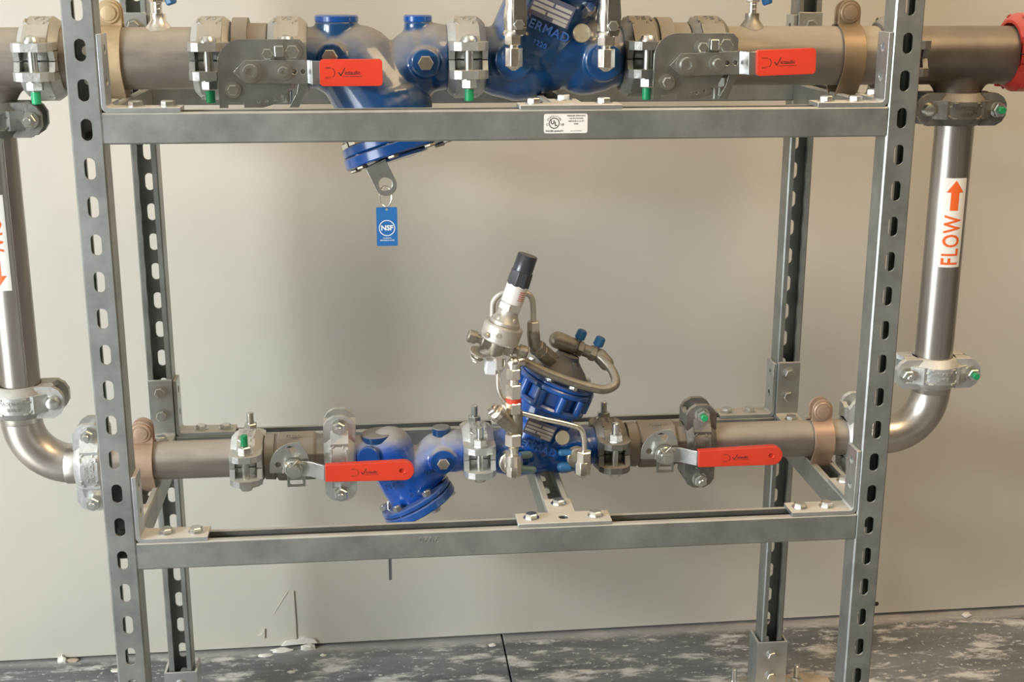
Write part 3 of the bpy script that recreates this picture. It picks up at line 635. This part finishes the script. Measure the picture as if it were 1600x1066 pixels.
# tag ring tab, wire and printed tag hanging from the cover
t = thing('hanging_tag', 'blue printed tag hanging from a grey ring tab under the upper beam', 'tag', (387, 168, -281))
tb = [(-16, 0), (16, 0)] + circ(0, -33, 16, 14, 0, -PI, True)
Rm = Matrix.Translation((374, 160, -160)) @ Matrix.Rotation(math.radians(-25), 4, 'Y')
part('ring_tab', G().prism(tb, (0, 0, 0), UX, UZ, 3, [circ(0, -31, 10, 18)]).prism([(-16, -2), (16, -2), (16, 2), (-16, 2)], (0, 14, 0), UX, UZ, 16).xform(Rm), LEVER, t, 30, .4)
part('wire_loop', G().tube([(387 + 9*math.sin(a), 160 + 2*math.cos(a), -207 + 15*math.cos(a)) for a in [2*PI*k/20 for k in range(21)]], 1.1, 8), CHROME, t)
tg = part('tag_plate', G().prism(rrect(-15.5, -58, 15.5, 0, 1.5, 3), (388, 161, -223), UX, UZ, 1.4, [circ(0, -3.5, 2, 8)]), BLUETAG, t, 0)
g = G(); o = (388, 159.4, -254)
ring = circ(0, 0, 12, 28); ringi = circ(0, 0, 10.8, 28)
g.prism(ring, (o[0], o[1] + .0, o[2]), UX, UZ, .1, [ringi]); lay(g, text2d('NSF', 10.5, .35), o, UX, UZ)
lay(g, text2d('Certified to', 2.6, .05), (388, 159.4, -269), UX, UZ); lay(g, text2d('NSF/ANSI 61 & 372', 2.6, .08), (388, 159.4, -272.5), UX, UZ)
part('printed_mark', g, WINK, tg, 0)
t = thing('hanging_tag', 'thin tag seen edge-on hanging below the lower front beam', 'tag', (380, 232, -868))
Rz = Matrix.Translation((380, 232, -744)) @ Matrix.Rotation(math.radians(85), 4, 'Z')
part('wire_loop', G().tube([(380, 232 + 7*math.sin(a), -738 + 24*math.cos(a)) for a in [2*PI*k/20 for k in range(21)]], 1.1, 8), CHROME, t)
part('tag_plate', G().prism([(-17, -106), (17, -122), (17, -10), (-17, -10)], (0, 0, 0), UX, UZ, 2.2).xform(Rz), NPLATE, t, 0)

# ------------------------------------------------------------------ blue control valves
def nameplate(t, o, u, v, w, h):
    o, u, v = Vector(o), Vector(u).normalized(), Vector(v).normalized(); n = u.cross(v)
    p = part('nameplate', G().prism(rrect(-w/2, -h/2, w/2, h/2, 2, 3), o, u, v, 2), NPLATE, t, 0)
    rows = ((-.46, .0, .22), (.05, .46, .22), (-.46, .46, .0), (-.46, -.1, -.22), (-.05, .46, -.22), (.12, .46, -.40))
    g = G()
    for a, b, y in rows: g.prism([(a*w, y*h - .075*h), (b*w, y*h - .075*h), (b*w, y*h + .075*h), (a*w, y*h + .075*h)], o + n * 2, u, v, .15)
    part('blank_field', g, NFIELD, p, 0)
def control_small():
    t = thing('control_valve', 'blue pressure control valve with bolted round bonnet, lower run', 'valve', (635, YC, -680))
    ax = Vector((.375, -.05, .92)).normalized(); f0 = Vector((640, 226, -556)); f1 = Vector((652, 225, -524))
    g = G().cyl((540, YC, ZL), (572, YC, ZL), 30.2).capsule((570, YC, -637), (590, YC, -640), 38, 40).capsule((590, YC, -635), (650, YC, -628), 44, 44).capsule((616, YC, -622), f0, 47, 45).cyl(f0 - ax * 30, f0 + ax * 3, 47, 50).capsule((665, YC, -642), (690, YC, -638), 36, 34).cyl((690, YC, ZL), (728, YC, ZL), 30.2)
    g.cyl((577, 205, -636), (577, 184, -636), 27).cyl((683, 210, -634), (683, 190, -634), 25)
    b = part('valve_body', cast(g), BLUE_C, t, 60)
    u = Vector((.93, -.06, -.37)).normalized(); v = Vector((.36, -.18, .91)); v = (v - u * u.dot(v)).normalized(); n = u.cross(v)
    g = G(); emboss(g, text2d('BERMAD', 17, .3, spacing=1.15), Vector((614, 176, -611)), u, v, 4.5)
    part('cast_letters', g, BLUE_C, b, 0)
    nameplate(t, (621, 178, -584), u, v, 48, 28)
    part('brass_disc', G().cyl((657, 184, -600), (657.6, 175.5, -599), 11.5, ch=.8), BRASS, t)
    part('lower_flange', disc(G(), f0, ax, 60, 10, ch=3), BLUE_C, t, 40)
    dk = part('bonnet_wall', G().lathe(f0 + ax * 9, ax, [(0, .01), (0, 50), (27, 50), (27, .01)], 40), BLUE_C, t)
    part('upper_flange', disc(disc(G(), f1, ax, 64, 9, ch=2), f1 + ax * 9, ax, 62, 7, ch=2.5), BLUE_C, t, 40)
    _, uu, ww = basis(ax)
    for k in range(10):
        a = k * PI / 5 + .1; p = f0 + (uu * math.cos(a) + ww * math.sin(a)) * 56
        part('bonnet_lug', G().cyl(p + ax * 8, p + ax * 34, 7.5, seg=14), BLUE_C, t)
    for k in range(8):
        a = k * PI / 4 + .3; p = f1 + ax * 16 + (uu * math.cos(a) + ww * math.sin(a)) * 51
        part('bonnet_bolt', G().hexp(p, p + ax * 7, 7.5).cyl(p - ax * 1, p + ax * 1.5, 9, seg=16), ZINC, t, 30)
    c = f1 + ax * 16
    GREYB = IRON
    DOME = mat('dusty_dome', (.05, .06, .09), .1, .5, var=.2, dust=.95, dustcol=(.24, .225, .20))
    part('dome', G().lathe(c, ax, [(0, .01), (0, 47), (7, 45), (16, 38), (26, 26), (32, 20), (38, 18), (38, .01)], 32), DOME, t)
    part('dome_collar', G().lathe(c, ax, [(-1, 40), (-1, 50), (5, 50), (6, 44)], 32), DOME, t)
    for k in range(4):
        a = k * PI / 2 + .5; d = uu * math.cos(a) + ww * math.sin(a)
        part('rib', G().prism([(16, 0), (50, 0), (47, 9), (22, 32), (16, 32)], c - d.cross(ax) * 4, d, ax, 8), DOME, t, 0, 1.)
    part('boss', G().box((690, 196, -528), (34, 20, 26), Matrix.Rotation(.39, 3, 'Y')), mat('dark_boss', (.03, .05, .11), .1, .5, dust=.6, dustcol=(.2, .2, .2)), t, 0, 2.)
control_small()
def control_large():
    t = thing('control_valve', 'large blue control valve with nameplate at the top of the photo', 'valve', (642, YC, -80))
    ax = Vector((.375, -.02, .925)).normalized(); f0 = Vector((652, YC, 98))
    g = G().cyl((525, YC, ZU), (562, YC, ZU), 44.5).capsule((566, YC, -18), (588, YC, -20), 52, 56).capsule((600, YC, -12), (680, YC, 0), 58, 52).capsule((612, YC, 10), f0, 66, 66).cyl(f0 - ax * 30, f0 + ax * 4, 68, 78).capsule((690, YC, -18), (708, YC, -16), 50, 48).cyl((705, YC, ZU), (758, YC, ZU), 44.5)
    g.cyl((578, 200, -12), (578, 172, -12), 32, 29).cyl((712, 200, -14), (712, 172, -14), 32, 29)
    b = part('valve_body', cast(g, 2.6), BLUE_SHADE, t, 60)
    part('lower_flange', disc(G(), f0 + ax * 2, ax, 92, 14, ch=3), BLUE_C, t, 40); part('upper_flange', disc(G(), f0 + ax * 52, ax, 96, 20, ch=3), BLUE_C, t, 40)
    part('bonnet_wall', G().lathe(f0 + ax * 15, ax, [(0, .01), (0, 74), (38, 74), (38, .01)], 40), BLUE_C, t)
    _, uu, ww = basis(ax)
    for k in range(10):
        a = k * PI / 5 + .1; p = f0 + (uu * math.cos(a) + ww * math.sin(a)) * 84
        part('bonnet_lug', G().cyl(p + ax * 14, p + ax * 54, 9, seg=14), BLUE_C, t)
    u = Vector((.92, -.03, -.385)).normalized(); v = Vector((.36, -.25, .9)); v = (v - u * u.dot(v)).normalized()
    nameplate(t, (630, 154, 60), u, v, 62, 34)
    g = G(); emboss(g, text2d('BERMAD', 18, .2, spacing=1.1), Vector((622, 159, 33)), u, v, 3.4); emboss(g, text2d('1220', 10, .2, spacing=1.1), Vector((614, 162.5, 12)), u, v, 3)
    part('cast_letters', g, BLUE_C, b, 0)
    part('brass_disc', G().cyl((676, 172, 26), (677, 165.5, 27), 13.5, ch=.8), BRASS, t)
    part('hex_plug', G().hexp((684, 178, 57), (689, 166, 64), 9).cyl((681, 186, 52), (685, 176, 58), 6), CHROME, t, 30)
control_large()

# ------------------------------------------------------------------ chrome shut-off cocks on the upper control valve
def shutoff(x, dz, label):
    t = thing('shutoff_cock', label, 'valve', (x, 150, -24 + dz), 'chrome cocks on the upper blue valve'); y = 150
    Z = lambda z: z + dz
    part('elbow_fitting', G().lathe((x, y, Z(-25)), (0, 0, 1), [(0, .01), (0, 4), (6, 13.5), (32, 13.5), (32, .01)], 8, ref=(math.cos(PI/8), math.sin(PI/8), 0)).cyl((x - 1, y, Z(-10)), (x - 1, 178, Z(-10)), 10.5, seg=20), CHROME, t, 30, .6)
    part('nipple', G().cyl((x, y, Z(4)), (x, y, Z(14)), 7.5, seg=18), CHROME, t)
    part('lower_nut', G().hexp((x, y, Z(11)), (x, y, Z(25)), 13, ref=(1, .2, 0)), CHROME, t, 30)
    part('valve_barrel', G().lathe((x, y, Z(24)), (0, 0, 1), [(0, .01), (0, 16), (5, 16), (8, 13.5), (24, 14.5), (38, 13.5), (42, 12), (62, 12), (62, .01)], 24), CHROME, t)
    part('upper_nut', G().hexp((x, y, Z(86)), (x, y, Z(104)), 13, ref=(1, .2, 0)).cyl((x, y, Z(100)), (x, y, Z(150)), 6, seg=14), CHROME, t, 30)
    part('stem_nut', G().cyl((x + 5, 140, Z(40)), (x + 5, 126, Z(40)), 7, seg=16).hexp((x + 5, 129, Z(40)), (x + 5, 121, Z(40)), 8), ZINC, t, 30)
    part('lever', G().prism([(-9, -9), (9, -9), (10, 10), (8, 30), (9, 78), (-9, 78), (-10, 30), (-10, 10)], (x + 7, 130, Z(44)), UX, (0, -.06, 1), 3).prism([(-6, -18), (6, -18), (9, -8), (-9, -8)], (x + 7, 130, Z(44)), UX, UZ, 3), DLEVER, t, 30, .6)
shutoff(575, 0, 'chrome shut-off cock with dark flat lever left of the nameplate')
shutoff(709.5, -2, 'chrome shut-off cock with dark flat lever beside the brass disc')

# ------------------------------------------------------------------ test cocks standing on the upper pipe
def test_cock(x, label, m):
    t = thing('test_cock', label, 'valve', (x, YC, 30), 'test cocks on the upper pipe')
    part('outlet_boss', G().lathe((x, YC, 29), (0, 0, 1), [(0, .01), (0, 22), (5, 18), (14, 11), (24, 10.5), (24, .01)], 28), m, t)
    part('neck', G().cyl((x, YC, 52), (x, YC, 72), 6.5, seg=18).tube([(x + 6.5*math.cos(a), YC + 6.5*math.sin(a), 54 + 1.1*a) for a in [k*PI/6 for k in range(70) if k*PI/6*1.1 < 14]], .8, 6), CHROME, t)
    part('hex_collar', G().hexp((x, YC, 69), (x, YC, 88), 11.5, ref=(1, .2, 0)).cyl((x, YC, 86), (x, YC, 120), 8), CHROME, t, 30)
    part('blue_handle', G().cyl((x + 14, YC - 4, 90), (x + 22, YC - 6, 66), 8, 8, seg=8, ch=2).cyl((x, YC, 92), (x + 16, YC - 4, 86), 4), BLUEP, t, 30)
test_cock(66, 'small chrome test cock with blue handle on the upper left pipe', CHROME)
test_cock(947, 'small test cock with blue handle on the upper right pipe', NICK_D)

# ------------------------------------------------------------------ pilot circuit of the lower control valve
t = thing('pressure_pilot', 'pressure reducing pilot with dark grey cap standing above the blue valve', 'pilot valve', (549, 150, -442))
o = Vector((549, 150, -442)); ax = Vector((.316, 0, .949)); px_ = Vector((.949, 0, -.316))
lt = lambda pr, seg=32: G().lathe(o, ax, pr, seg)
part('pilot_body', lt([(-10, .01), (-10, 12), (0, 16), (14, 18), (14, .01)]).cyl(o + ax*8 - px_*26, o + ax*8 + px_*26, 13, ch=2), NICK_D, t)
for s, L in ((-1, 50), (1, 47)):
    part('side_plug', G().cyl(o + ax*8 + px_*s*24, o + ax*8 + px_*s*36, 7, seg=16).lathe(o + ax*8 + px_*s*34, px_*s, [(0, .01), (0, 9.5), (2, 10), (12, 10), (14, 8), (14, .01)], 14), NICK_D, t, 30)
part('clamp_ring', lt([(13, 17), (13, 28), (15, 30), (38, 30.5), (41, 29), (41, 24), (37, 24)], 40), PALE, t, 24)
part('ring_screw', G().cyl(o + ax*30 + Vector((-9, -28, 0)), o + ax*30 + Vector((-9, -31.5, 0)), 3.6, seg=12).cyl(o + ax*30 + Vector((-24, -20, 0)), o + ax*28 + Vector((-26, -22, 0)), 5, seg=12), PALE, t)
part('bell', lt([(37, .01), (37, 24), (46, 23), (54, 18), (60, 15.5), (66, 15.5), (66, .01)]), PALE, t, 24)
for a in (-.5, .9, 2.4, 3.9):
    d = px_ * math.cos(a) + Vector((0, -1, 0)) * math.sin(a); part('bell_lug', G().capsule(o + ax*42 + d*16, o + ax*50 + d*14, 7.5, 7, 16), PALE, t)
part('hex_neck', G().hexp(o + ax*64, o + ax*76, 18.5, ref=(1, .3, 0)), PALE, t, 30)
part('spring_tube', lt([(76, .01), (76, 16.5), (78, 17), (106, 16.5), (106, .01)]), mat('white_label_wrap', (.78, .74, .70), .1, .42), t)
g = G()
for k in range(5): g.add([(o + ax*(84 + k*3.2) + (px_*math.sin(b) - Vector((0, 1, 0))*math.cos(b))*17.15 + ax*e) for b, e in ((.25, 0), (.6, 0), (.95, 0), (.95, 1.5), (.6, 1.5), (.25, 1.5))], [(0, 1, 4, 5), (1, 2, 3, 4)])
part('printed_mark', g, mat('pale_red_ink', (.70, .22, .15), 0, .5), t, 0)
part('cap_skirt', G().lathe(o, ax, [(104, .01), (104, 17.5), (106, 18), (127, 17.2), (128, 16), (128, .01)], 8, ref=(1, .4, 0)), CAPGREY, t, 30, .6)
part('cap_top', lt([(127, .01), (127, 15.6), (152, 15.4), (153, 14.6), (153, .01)]), CAPGREY, t)
part('adjust_disc', G().lathe((521, 146, -446), (.316, -.35, .88), [(0, .01), (0, 13), (2, 14), (3, 13), (3, .01)], 20).lathe((519, 146, -455), (.316, -.35, .88), [(0, .01), (0, 10), (2, 10.5), (3, 10), (3, .01)], 20).hexp((517, 147, -461), (521, 145, -450), 6).cyl((520, 147, -452), (548, 150, -443), 7), PALE, t, 30)
part('plastic_guard', G().box((541, 152, -470), (17, 22, 22), Matrix.Rotation(.12, 3, 'Y')), TRANSL, t, 0, 2.)

t = thing('strainer_line', 'upright chain of chrome fittings with a Y strainer and red ring', 'strainer', (576, 145, -652)); X, Y_ = 576, 145
hexz = lambda z0, z1, r: G().hexp((X, Y_, z0), (X, Y_, z1), r, ref=(1, .25, 0))
cz = lambda z0, z1, r, r1=None: G().cyl((X, Y_, z0), (X, Y_, z1), r, r1, seg=22)
part('elbow_fitting', G().lathe((X, Y_, -653), (0, 0, 1), [(0, .01), (0, 4), (6, 12.5), (26, 12.5), (26, .01)], 8, ref=(.92, .38, 0)).cyl((X - 2, Y_, -634), (X - 2, 190, -634), 12, seg=20).cyl((X - 2, 162, -634), (X - 2, 186, -634), 19, seg=24, ch=2), CHROME, t, 30, .6)
part('ferrule', cz(-630, -612, 13), CHROME, t); part('nipple', cz(-613, -595, 7.5).lathe((X, Y_, -604), (0, 0, 1), [(0, 6), (1, 9), (4, 9), (5, 6)], 20), CHROME, t)
part('lower_nut', hexz(-597, -577, 14), CHROME, t, 30)
part('strainer_body', G().cyl((X + 4, Y_, -580), (X + 4, Y_, -540), 10, seg=22).capsule((X, Y_, -568), (X - 24, Y_ - 3, -543), 12.5, 13), NICK_D, t)
dv = Vector((-.70, -.1, .70)).normalized(); b0 = Vector((X - 22, Y_ - 3, -546))
part('strainer_cap', G().cyl(b0, b0 + dv * 10, 16, seg=24, ch=1.5).hexp(b0 + dv * 9, b0 + dv * 18, 11).cyl(b0 + dv*17, b0 + dv*23, 7.5), CHROME, t, 30)
part('middle_nut', hexz(-544, -526, 13.5), CHROME, t, 30)
part('red_ring', cz(-527, -520, 11.5), REDRING, t); part('knurled_nut', hexz(-520, -497, 13), CHROME, t, 30)
part('neck', cz(-498, -488, 8.5), CHROME, t); part('upper_nut', hexz(-489, -472, 12), CHROME, t, 30)
part('top_elbow', G().capsule((X, Y_, -472), (X, Y_, -464), 10, 10.5, 18).cyl((X, Y_, -464), (X + 14, Y_ + 6, -462), 9, seg=18), CHROME, t)

def tubing(pts, r, m, label, nuts=(), bend=14):
    t = thing('sensing_tube', label, 'tube', pts[-1])
    part('tube_body', G().tube(pts, r, 14, bend), m, t)
    for p0, p1, rr in nuts: part('end_nut', G().hexp(p0, p1, rr, ref=(1, .25, 0)), m, t, 30)
tubing([(560, 151, -458), (560, 149, -470), (552, 148, -478), (552, 147, -505), (558, 146, -520), (568, 146, -530)], 4, CHROME, 'short chrome tube curving from the pilot down to the strainer', [((551, 147, -436), (551, 147, -456), 10), ((551.5, 147, -455), (552, 147, -474), 8)], 10)
tubing([(584, 150, -545), (624, 149, -557), (660, 149, -566), (684, 149, -574), (688, 149, -600), (688, 149, -622)], 4.6, CHROME, 'long chrome tube crossing in front of the lower valve nameplate', [((688, 149, -612), (688, 149, -630), 12)], 22)
t = thing('elbow_cock', 'chrome elbow fitting with pale blue wings on the lower blue valve', 'fitting', (686, 150, -656))
part('elbow_fitting', G().lathe((686, 150, -657), (0, 0, 1), [(0, .01), (0, 4), (7, 13), (28, 13), (28, .01)], 8, ref=(.92, .38, 0)).cyl((684, 150, -636), (680, 192, -634), 10, seg=20), CHROME, t, 30, .6)
part('thread_collar', G().cyl((681, 168, -632), (680, 184, -632), 17, seg=20, ch=2), NICK_D, t)
LB_ = mat('pale_blue_plastic', (.03, .15, .32), 0, .4)
part('wing', G().capsule((655, 172, -622), (668, 172, -622), 5.5, 5.5, 16), LB_, t); part('wing', G().capsule((657, 178, -648), (668, 178, -648), 8, 8, 16), LB_, t)
t = thing('wing_cock', 'two pale grey-green wing lugs beside the lower chrome elbow', 'fitting', (600, 172, -652)); LG = mat('grey_green_plastic', (.15, .23, .24), 0, .4)
part('wing', G().capsule((584, 176, -626), (604, 174, -624), 6, 6, 16), LG, t); part('wing', G().capsule((584, 176, -648), (610, 174, -650), 6, 6, 16), LG, t)
tubing([(574, 151, -462), (590, 158, -464), (632, 162, -488), (682, 164, -508), (722, 166, -519), (742, 172, -512), (740, 200, -496), (722, 222, -479), (705, 226, -470)], 7.2, NICK_D, 'thick dull tube wrapping around the front of the valve bonnet', (), 16)
tubing([(546, 174, -425), (546, 174, -372), (560, 172, -358), (588, 170, -356), (606, 168, -364), (608, 166, -384), (608, 166, -412)], 4.6, PALE, 'arched steel tube looping over behind the pilot', [((608, 166, -404), (608, 166, -424), 10)], 14)
t = thing('elbow_fitting', 'bent chain of brown fittings joining the arched tube to the bonnet', 'fitting', (634, 180, -466))
part('upper_fitting', G().capsule((608, 166, -422), (610, 168, -440), 10, 10, 18), NICK_D, t); part('lower_fitting', G().cyl((610, 168, -440), (622, 176, -456), 10, 11, seg=18).hexp((613, 170, -445), (620, 175, -453), 13.5), NICK_D, t, 30)
part('base_nut', G().hexp((621, 175, -454), (640, 190, -474), 13), NICK_D, t, 30)
t = thing('cock_manifold', 'brown fitting bar with two blue capped ports behind the bonnet', 'fitting', (690, 226, -480)); dm = Vector((.92, -.02, -.38)).normalized(); m0 = Vector((655, 228, -452))
part('end_block', G().capsule(m0, m0 + dm * 26, 14, 13, 20), NICK_D, t); part('manifold_bar', G().cyl(m0 + dm*24, m0 + dm*74, 10, seg=20).hexp(m0 + dm*34, m0 + dm*44, 13).hexp(m0 + dm*56, m0 + dm*66, 13).capsule(m0 + dm*74, m0 + dm*84 + Vector((0, -8, -6)), 12, 12, 18), NICK_D, t, 30)
un = Vector((.36, -.05, .93)).normalized()
for k in (32, 64):
    c_ = m0 + dm * k; part('blue_cap', G().cyl(c_ + un*14, c_ + un*30, 8.5, 8, seg=10, ch=2), BLUEP, t, 30); part('port_stem', G().cyl(c_, c_ + un*16, 4.5, seg=12), NICK_D, t)

# ------------------------------------------------------------------ stickers
t = thing('certification_sticker', 'small white printed sticker on the upper front beam', 'sticker', (630, -.4, -98))
s = part('sticker_face', G().prism(rrect(600, -98.5, 659.5, -72.5, 3, 4), (0, 0, 0), UX, UZ, .4), WHITE, t, 0)
g = G(); cx, czz = 614, -85
g.prism(circ(cx, czz, 7.4, 28), (0, -.4, 0), UX, UZ, .1, [circ(cx, czz, 6.2, 28)])
lay(g, text2d('U', 7.5, .28), (cx - 2.2, -.4, czz + 1), UX, UZ); lay(g, text2d('L', 7.5, .28), (cx + 2.4, -.4, czz - 1.2), UX, UZ)
lay(g, text2d('C', 4, .12), (604.5, -.4, -87), UX, UZ); lay(g, text2d('US', 4, .12), (625, -.4, -87), UX, UZ); lay(g, text2d('WATER QUALITY', 3.1, .1), (614.5, -.4, -95.6), UX, UZ)
for k, ch_ in enumerate('CLASSIFIED'):
    a = math.radians(152 - k * 13.8); lay(g, text2d(ch_, 3.1, .1), (cx + 9.6*math.cos(a), -.4, czz + 9.6*math.sin(a)), (math.sin(a), 0, -math.cos(a)), (math.cos(a), 0, math.sin(a)))
for k, st in enumerate(('PRESSURE REDUCING', 'VALVE STATION', 'NSF/ANSI 61 & 372', '2N06')): lay(g, text2d(st, 2.6, .06), (644, -.4, -75.3 - k * 3.6), UX, UZ)
lay(g, text2d('www.ul.com/database', 1.8, .02), (644, -.4, -95.4), UX, UZ)
part('printed_mark', g, INK, s, 0)
def wrap_label(xc, r, z0, z1, ac, ha, down, label):
    t = thing('flow_label', label, 'label', (xc, YC - r, z0))
    def mp(a, z, d): return (xc + (r + d) * math.sin(a), YC - (r + d) * math.cos(a), z)
    n = 16; vs = []; fs = []
    for k in range(n + 1):
        a = ac - ha + 2 * ha * k / n; vs += [mp(a, z0, .6), mp(a, z1, .6)]
    for k in range(n): fs.append((2*k, 2*k+2, 2*k+3, 2*k+1))
    s = part('label_face', G().add(vs, fs), WHITE, t, 60)
    H = z1 - z0; w = 2 * ha * r
    # lettering reads along the pipe; (p, q): p along the label, q across it
    bm = bmesh.new()
    def addm(vs, fs):
        q = [bm.verts.new((x, y, 0)) for x, y in vs]
        for f in fs:
            try: bm.faces.new([q[i] for i in f])
            except ValueError: pass
    vs, fs = text2d('FLOW', w * .80, .5, spacing=1.12); xs = [v[0] for v in vs]; ys = [v[1] for v in vs]; tl = max(xs) - min(xs); tw = max(ys) - min(ys); cx0 = (max(xs) + min(xs)) / 2; cy0 = (max(ys) + min(ys)) / 2
    sg = 1
    addm([((x - cx0) * (H * .56 / tl) + (-H * .19), (y - cy0) * (w * .72 / tw)) for x, y in vs], fs)
    a0 = H * .14; am = H * .34; a1 = H * .475
    addm([(a0, -w*.17), (am, -w*.17), (am, -w*.36), (a1, 0), (am, w*.36), (am, w*.17), (a0, w*.17)], [(0, 1, 5, 6), (2, 3, 4)])
    for k in range(-6, 7):
        bmesh.ops.bisect_plane(bm, geom=bm.verts[:] + bm.edges[:] + bm.faces[:], plane_co=(0, k * w / 13, 0), plane_no=(0, 1, 0))
    bm.verts.index_update(); zc = (z0 + z1) / 2; sg = -1 if down else 1
    g = G().add([mp(ac - sg * p.co.y / r, zc + sg * p.co.x, .8) for p in bm.verts], [[q.index for q in f.verts] for f in bm.faces]); bm.free()
    part('printed_mark', g, ORANGE, s, 0)
wrap_label(1282.5, 30.2, -341, -198, math.radians(-4), math.radians(36), False, 'white label with orange arrow pointing up on the right riser')
wrap_label(-178.5, 30.2, -346, -203, math.radians(-17), math.radians(36), True, 'white label with orange arrow pointing down at the left picture edge')

# ------------------------------------------------------------------ floor slabs, grout, anchors, plaster debris
JX = 614
part('slab', G().box((JX - 2001.6, 500, FLOOR - 10), (4000, 8000, 20)), FLOORM, floor, 0, 2.)
part('slab', G().box((JX + 2001.6, 500, FLOOR - 10), (4000, 8000, 20)), FLOORM, floor, 0, 2.)
def lump(loc, sx, sy, sz, label, m=PLASTER, group='plaster crumbs on the floor', name='plaster_chunk', n=1):
    g = G(); bm = bmesh.new(); bmesh.ops.create_icosphere(bm, subdivisions=2, radius=1)
    for v in bm.verts:
        k = 1 + random.uniform(-.28, .22); g.v.append(Vector((loc[0] + v.co.x * sx * k, loc[1] + v.co.y * sy * k, max(loc[2] - sz * .45, loc[2] + v.co.z * sz * k))))
    bm.verts.index_update(); g.f = [[q.index for q in f.verts] for f in bm.faces]; bm.free()
    return solo(name, g, m, (loc[0], loc[1], loc[2] - sz * .45), label, 'debris', group, smooth=0)
lump((1620, 690, FLOOR + 4), 11, 9, 7, 'white plaster lump on the floor at the right, near the wall')
lump((-276, 688, FLOOR + 4), 10, 7, 11, 'white plaster lump by the wall at the far left')
lump((-256, 690, FLOOR + 2), 15, 6, 5, 'brownish plaster crumb beside the far left lump', TANP)
lump((160, 686, FLOOR + 2), 26, 8, 6, 'wide white plaster heap at the foot of the wall seam')
lump((214, 691, FLOOR + 3), 16, 6, 9, 'white plaster crumb just past the wall seam')
lump((128, 672, FLOOR + 1), 15, 7, 3, 'flat plaster flake in front of the wall seam heap')
lump((590, 668, FLOOR + 1), 8, 7, 3, 'tiny plaster crumb at the end of the floor joint')
lump((245, 660, FLOOR + 1), 7, 5, 3, 'small round plaster crumb on the grey floor near the seam')
lump((183, 600, FLOOR + 1), 8, 6, 2.5, 'flat white crumb out on the floor before the seam')
lump((-160, 640, FLOOR + 1), 14, 7, 2.5, 'flat white flake on the floor beside the front upright at left')
# torn paper edge and loose flap at the foot of the wall seam
def wallpiece(pts, th, name, m=WALLM):
    g = G().prism(pts, (0, wy(188) - .3, 0), UX, UZ, th); return part(name, g, m, wall, 0)
wallpiece([(186, -1212), (190, -1212), (190.5, -1170), (188.5, -1095), (185, -1160)], 2.5, 'torn_paper')
wallpiece([(112, -1192), (126, -1197), (127, -1176), (122, -1186)], 4, 'torn_paper')
wallpiece([(146, -1142), (176, -1096), (177.5, -1096), (148, -1143)], 1.2, 'torn_paper')
wallpiece([(158, -1216), (188, -1214), (232, -1213), (226, -1204), (206, -1199), (189, -1205), (170, -1206)], 5, 'torn_paper', PLASTER)
part('screw_hole', G().cyl((1425, wy(1425) + 5, -1195), (1425, wy(1425) - .4, -1195), 5, seg=14), INK, wall, 0)
solo('grout_pad', G().prism([(1008, 300), (1230, 330), (1235, 470), (1190, 492), (1140, 484), (1090, 492), (1010, 470)], (0, 0, FLOOR - .5), UX, UY, 4), TANP, (1100, 420, FLOOR - .5), 'tan grout pad under the rear post base on the right', 'grout pad', smooth=0, bevel=1.5)
for x, y, lb in ((1038, RD - 13, 'threaded anchor stud left of the rear post base on the right'), (1163, RD - 13, 'threaded anchor stud right of the rear post base on the right')):
    t = thing('anchor_bolt', lb, 'bolt', (x, y, FLOOR), 'anchor studs at the post base')
    part('stud', G().cyl((x, y, FLOOR - 5), (x, y, FLOOR + 44), 5.5, seg=16, ch=1), ZINC, t); part('nut', G().hexp((x, y, FLOOR + 7), (x, y, FLOOR + 19), 11).cyl((x, y, FLOOR + 5.5), (x, y, FLOOR + 8), 15), ZINC, t, 30)
